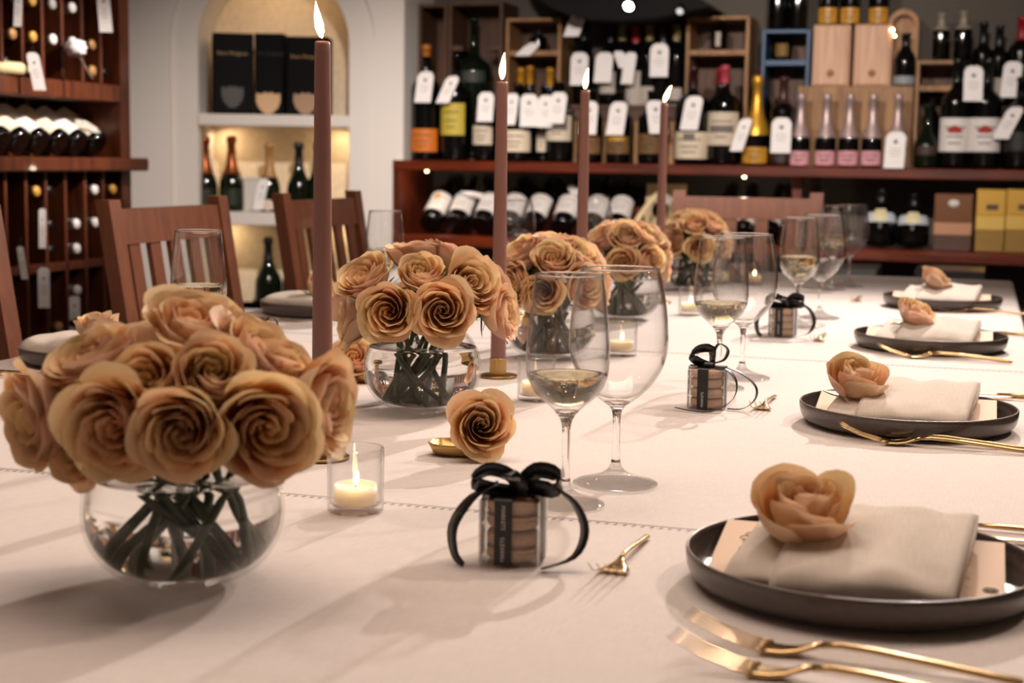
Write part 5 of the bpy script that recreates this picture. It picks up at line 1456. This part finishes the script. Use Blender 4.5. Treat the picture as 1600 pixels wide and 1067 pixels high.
# roses on the napkins
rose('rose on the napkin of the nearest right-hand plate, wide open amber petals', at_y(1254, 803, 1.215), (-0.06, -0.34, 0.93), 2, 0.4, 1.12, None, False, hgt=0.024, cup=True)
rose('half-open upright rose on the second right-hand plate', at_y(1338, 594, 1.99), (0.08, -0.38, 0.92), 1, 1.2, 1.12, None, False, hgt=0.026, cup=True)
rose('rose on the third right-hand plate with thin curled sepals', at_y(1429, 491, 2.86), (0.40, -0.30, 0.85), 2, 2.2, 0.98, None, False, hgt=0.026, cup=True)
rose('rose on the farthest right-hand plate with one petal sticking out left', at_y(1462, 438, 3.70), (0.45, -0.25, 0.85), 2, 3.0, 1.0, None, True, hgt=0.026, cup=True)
rose('bud-like rose on the left-hand napkin by the first brown chair', at_y(152, 512, 2.44), (-0.1, -0.1, 1), 1, 1.0, 1.0, None, False, hgt=0.026, cup=True)
rose('rose on the left-hand napkin partly hidden by the first candle', at_y(502, 452, 3.30), (0.5, -0.4, 0.7), 2, 1.0, 0.98, None, False, hgt=0.026, cup=True)
# ------------------------------------------------------------------ favor boxes: clear cube, two macarons, black ribbon
B, HB = 0.051, 0.057
def favor_parts():
    h = B/2; w = 0.0011
    O = rbox(-h, h, -h, h, 0.0, HB, 0.0012); I = rbox(-h+w, h-w, -h+w, h-w, w, HB-w, 0.0006)
    I = (I[0], [tuple(reversed(f)) for f in I[1]])
    return join(O, I)
FBOX = mesh('clear_box', *favor_parts(), ACRYL, False)
def shell(z, up):
    from mathutils import noise
    P = [(0, 0), (0.0212, 0.0), (0.0230, 0.0012), (0.0224, 0.0030), (0.0232, 0.0042), (0.0231, 0.0072), (0.0215, 0.0100), (0.0165, 0.0119), (0, 0.0124)]
    V, F = lathe(smoothprof(P, 3), 30)
    V = [(x*(1+0.02*noise.noise(Vector((x*300, y*300, 1)))), y*(1+0.02*noise.noise(Vector((x*300, y*300, 1)))), z+(q if up else -q)) for x, y, q in V]
    return V, (F if up else [tuple(reversed(f)) for f in F])
def mac():
    return [mesh('macaron_shell', *shell(0.0155, True), MACARON), mesh('macaron_shell', *shell(0.0122, False), MACARON), mesh('filling', *lathe([(0, 0.0120), (0.0204, 0.0120), (0.0213, 0.0138), (0.0204, 0.0157), (0, 0.0157)], 28), CREAMF)]
MAC = mac()
TXT = textmesh('MARKETS', 0.0050, PRINTW)
TXTS = textmesh('MARKETS', 0.0036, PRINTW)
def favor(label, s, n, rz, style):
    t = thing('favor_box', label, 'favor box', TB(s, n, 0.0004), rz, 'ribboned macaron favor boxes')
    obj('clear_box', FBOX, t)
    h = B/2+0.0009; rw = 0.0150; x0 = -0.004
    band = [(x0, -h, 0.001), (x0, -h, HB*0.5), (x0, -h, HB), (x0, -h+0.001, HB+0.0009), (x0, 0, HB+0.0012), (x0, h-0.001, HB+0.0009), (x0, h, HB), (x0, h, 0.001)]
    obj('ribbon_band', mesh('ribbon_band', *strip(band, Vector((1, 0, 0)), rw), RIBBON, False), t)
    band = [(-h, 0, 0.001), (-h, 0, HB), (-h+0.001, 0, HB+0.0019), (0, 0, HB+0.0022), (h-0.001, 0, HB+0.0019), (h, 0, HB), (h, 0, 0.001)]
    obj('ribbon_band', mesh('ribbon_band', *strip(band, Vector((0, 1, 0)), rw), RIBBON, False), t)
    obj('lettering', TXT, t, (x0, -h-0.0005, HB*0.26), (PI/2, -PI/2, 0))
    if style == 0: obj('lettering', TXT, t, (x0, -h-0.0005, HB*0.74), (PI/2, PI/2, 0))
    zt = HB+0.002
    def rib(name, P, wd, w, n_=4):
        o = obj(name, mesh(name, *strip(smooth3(P, n_), wd, w, 0.0007), RIBBON), t); return o
    if style == 0:
        rib('bow_loop', [(0, 0, zt), (-0.020, -0.008, zt+0.004), (-0.034, -0.010, zt+0.010), (-0.022, -0.006, zt+0.020), (-0.004, -0.004, zt+0.016), (0.002, -0.003, zt+0.004)], Vector((0.25, -0.55, 0.85)), 0.017)
        rib('bow_loop', [(0.004, 0, zt), (0.018, -0.004, zt+0.006), (0.036, -0.006, zt+0.006), (0.038, -0.004, zt+0.018), (0.020, 0.0, zt+0.020), (0.006, 0, zt+0.008)], Vector((0.1, -0.4, 0.95)), 0.017)
        rib('bow_knot', [(-0.006, -0.008, zt+0.014), (0.0, -0.016, zt+0.018), (0.008, -0.015, zt+0.010), (0.006, -0.010, zt)], Vector((1, 0, 0.2)), 0.013)
        l = rib('ribbon_tail', [(-0.012, -0.010, zt+0.010), (-0.034, -0.016, zt-0.004), (-0.049, -0.020, zt-0.028), (-0.046, -0.026, zt-0.050), (-0.036, -0.034, 0.0015)], [Vector((0.75, -0.55, 0.35))]*17, [0.020-0.015*(k/16)**1.4 for k in range(17)])
        rib('ribbon_tail', [(0.034, -0.006, zt+0.008), (0.054, -0.010, zt-0.004), (0.064, -0.014, zt-0.026), (0.056, -0.020, zt-0.048), (0.030, -0.030, 0.0015)], [Vector((0.55, -0.7, 0.2))]*17, [0.007+0.008*math.sin(PI*k/16) for k in range(17)])
        obj('lettering', TXTS, l, (-0.0375, -0.0195, zt-0.012), (PI/2, -0.95, 0.45))
        obj('lettering', TXTS, t, (0.001, -0.0195, zt+0.0155), (PI/2+0.2, 0.0, 0))
    else:
        rib('bow_loop', [(0, 0, zt), (-0.014, -0.004, zt+0.006), (-0.022, -0.006, zt+0.014), (-0.012, -0.006, zt+0.024), (0.004, -0.004, zt+0.024), (0.006, -0.003, zt+0.006)], Vector((0.35, -0.5, 0.85)), 0.0155)
        rib('bow_loop', [(0.006, 0, zt+0.004), (0.008, -0.002, zt+0.022), (0.016, -0.003, zt+0.032), (0.027, -0.002, zt+0.024), (0.022, 0, zt+0.010), (0.008, 0, zt+0.004)], Vector((0.4, -0.9, 0.1)), 0.013)
        rib('ribbon_tail', [(0.006, -0.004, zt), (0.030, -0.014, zt-0.004), (0.043, -0.024, zt-0.020), (0.038, -0.032, zt-0.042), (0.012, -0.042, 0.0015), (-0.016, -0.046, 0.0012), (-0.040, -0.040, 0.004)], [Vector((0.2, 0.9, 0.2))]*25, [0.008-0.006*(k/24) for k in range(25)])
        rib('ribbon_tail', [(0.008, 0.002, zt), (0.040, 0.004, zt-0.006), (0.066, 0.0, zt-0.024), (0.068, -0.008, zt-0.042), (0.052, -0.014, 0.003), (0.030, -0.012, 0.0015)], [Vector((0.35, 0.9, 0.1))]*21, 0.0055)
        obj('bow_knot', mesh('bow_knot', *rbox(-0.006, 0.010, -0.010, 0.004, zt-0.001, zt+0.006, 0.002), RIBBON, False), t)
    for k in range(2):
        m = thing('macaron', '%s macaron in the %s' % ('upper' if k else 'lower', label), 'macaron', TB(s, n, 0.0004)+Vector((0, 0, 0.0012+k*0.0279)), rz+k, 'macarons in the favor boxes')
        for q in MAC: obj(q.name.split('.')[0], q, m)
favor('nearest ribboned favor box, before the near wine glasses', 1.212, -0.371, RZ+0.10, 0)
favor('second ribboned favor box, before the middle wine glass pair', 2.085, -0.356, RZ+0.06, 1)
favor('third ribboned favor box, left of the third plate', 3.03, -0.369, RZ-0.05, 0)
favor('ribboned favor box behind the nearest bouquet', 2.13, -1.075, RZ+0.3, 1)
favor('ribboned favor box near the head of the table', 4.36, -0.665, RZ+0.2, 0)
dupl = {k: v for k, v in LABELS.items() if len(v) > 1}
if dupl: print('DUPLICATE LABELS', dupl)
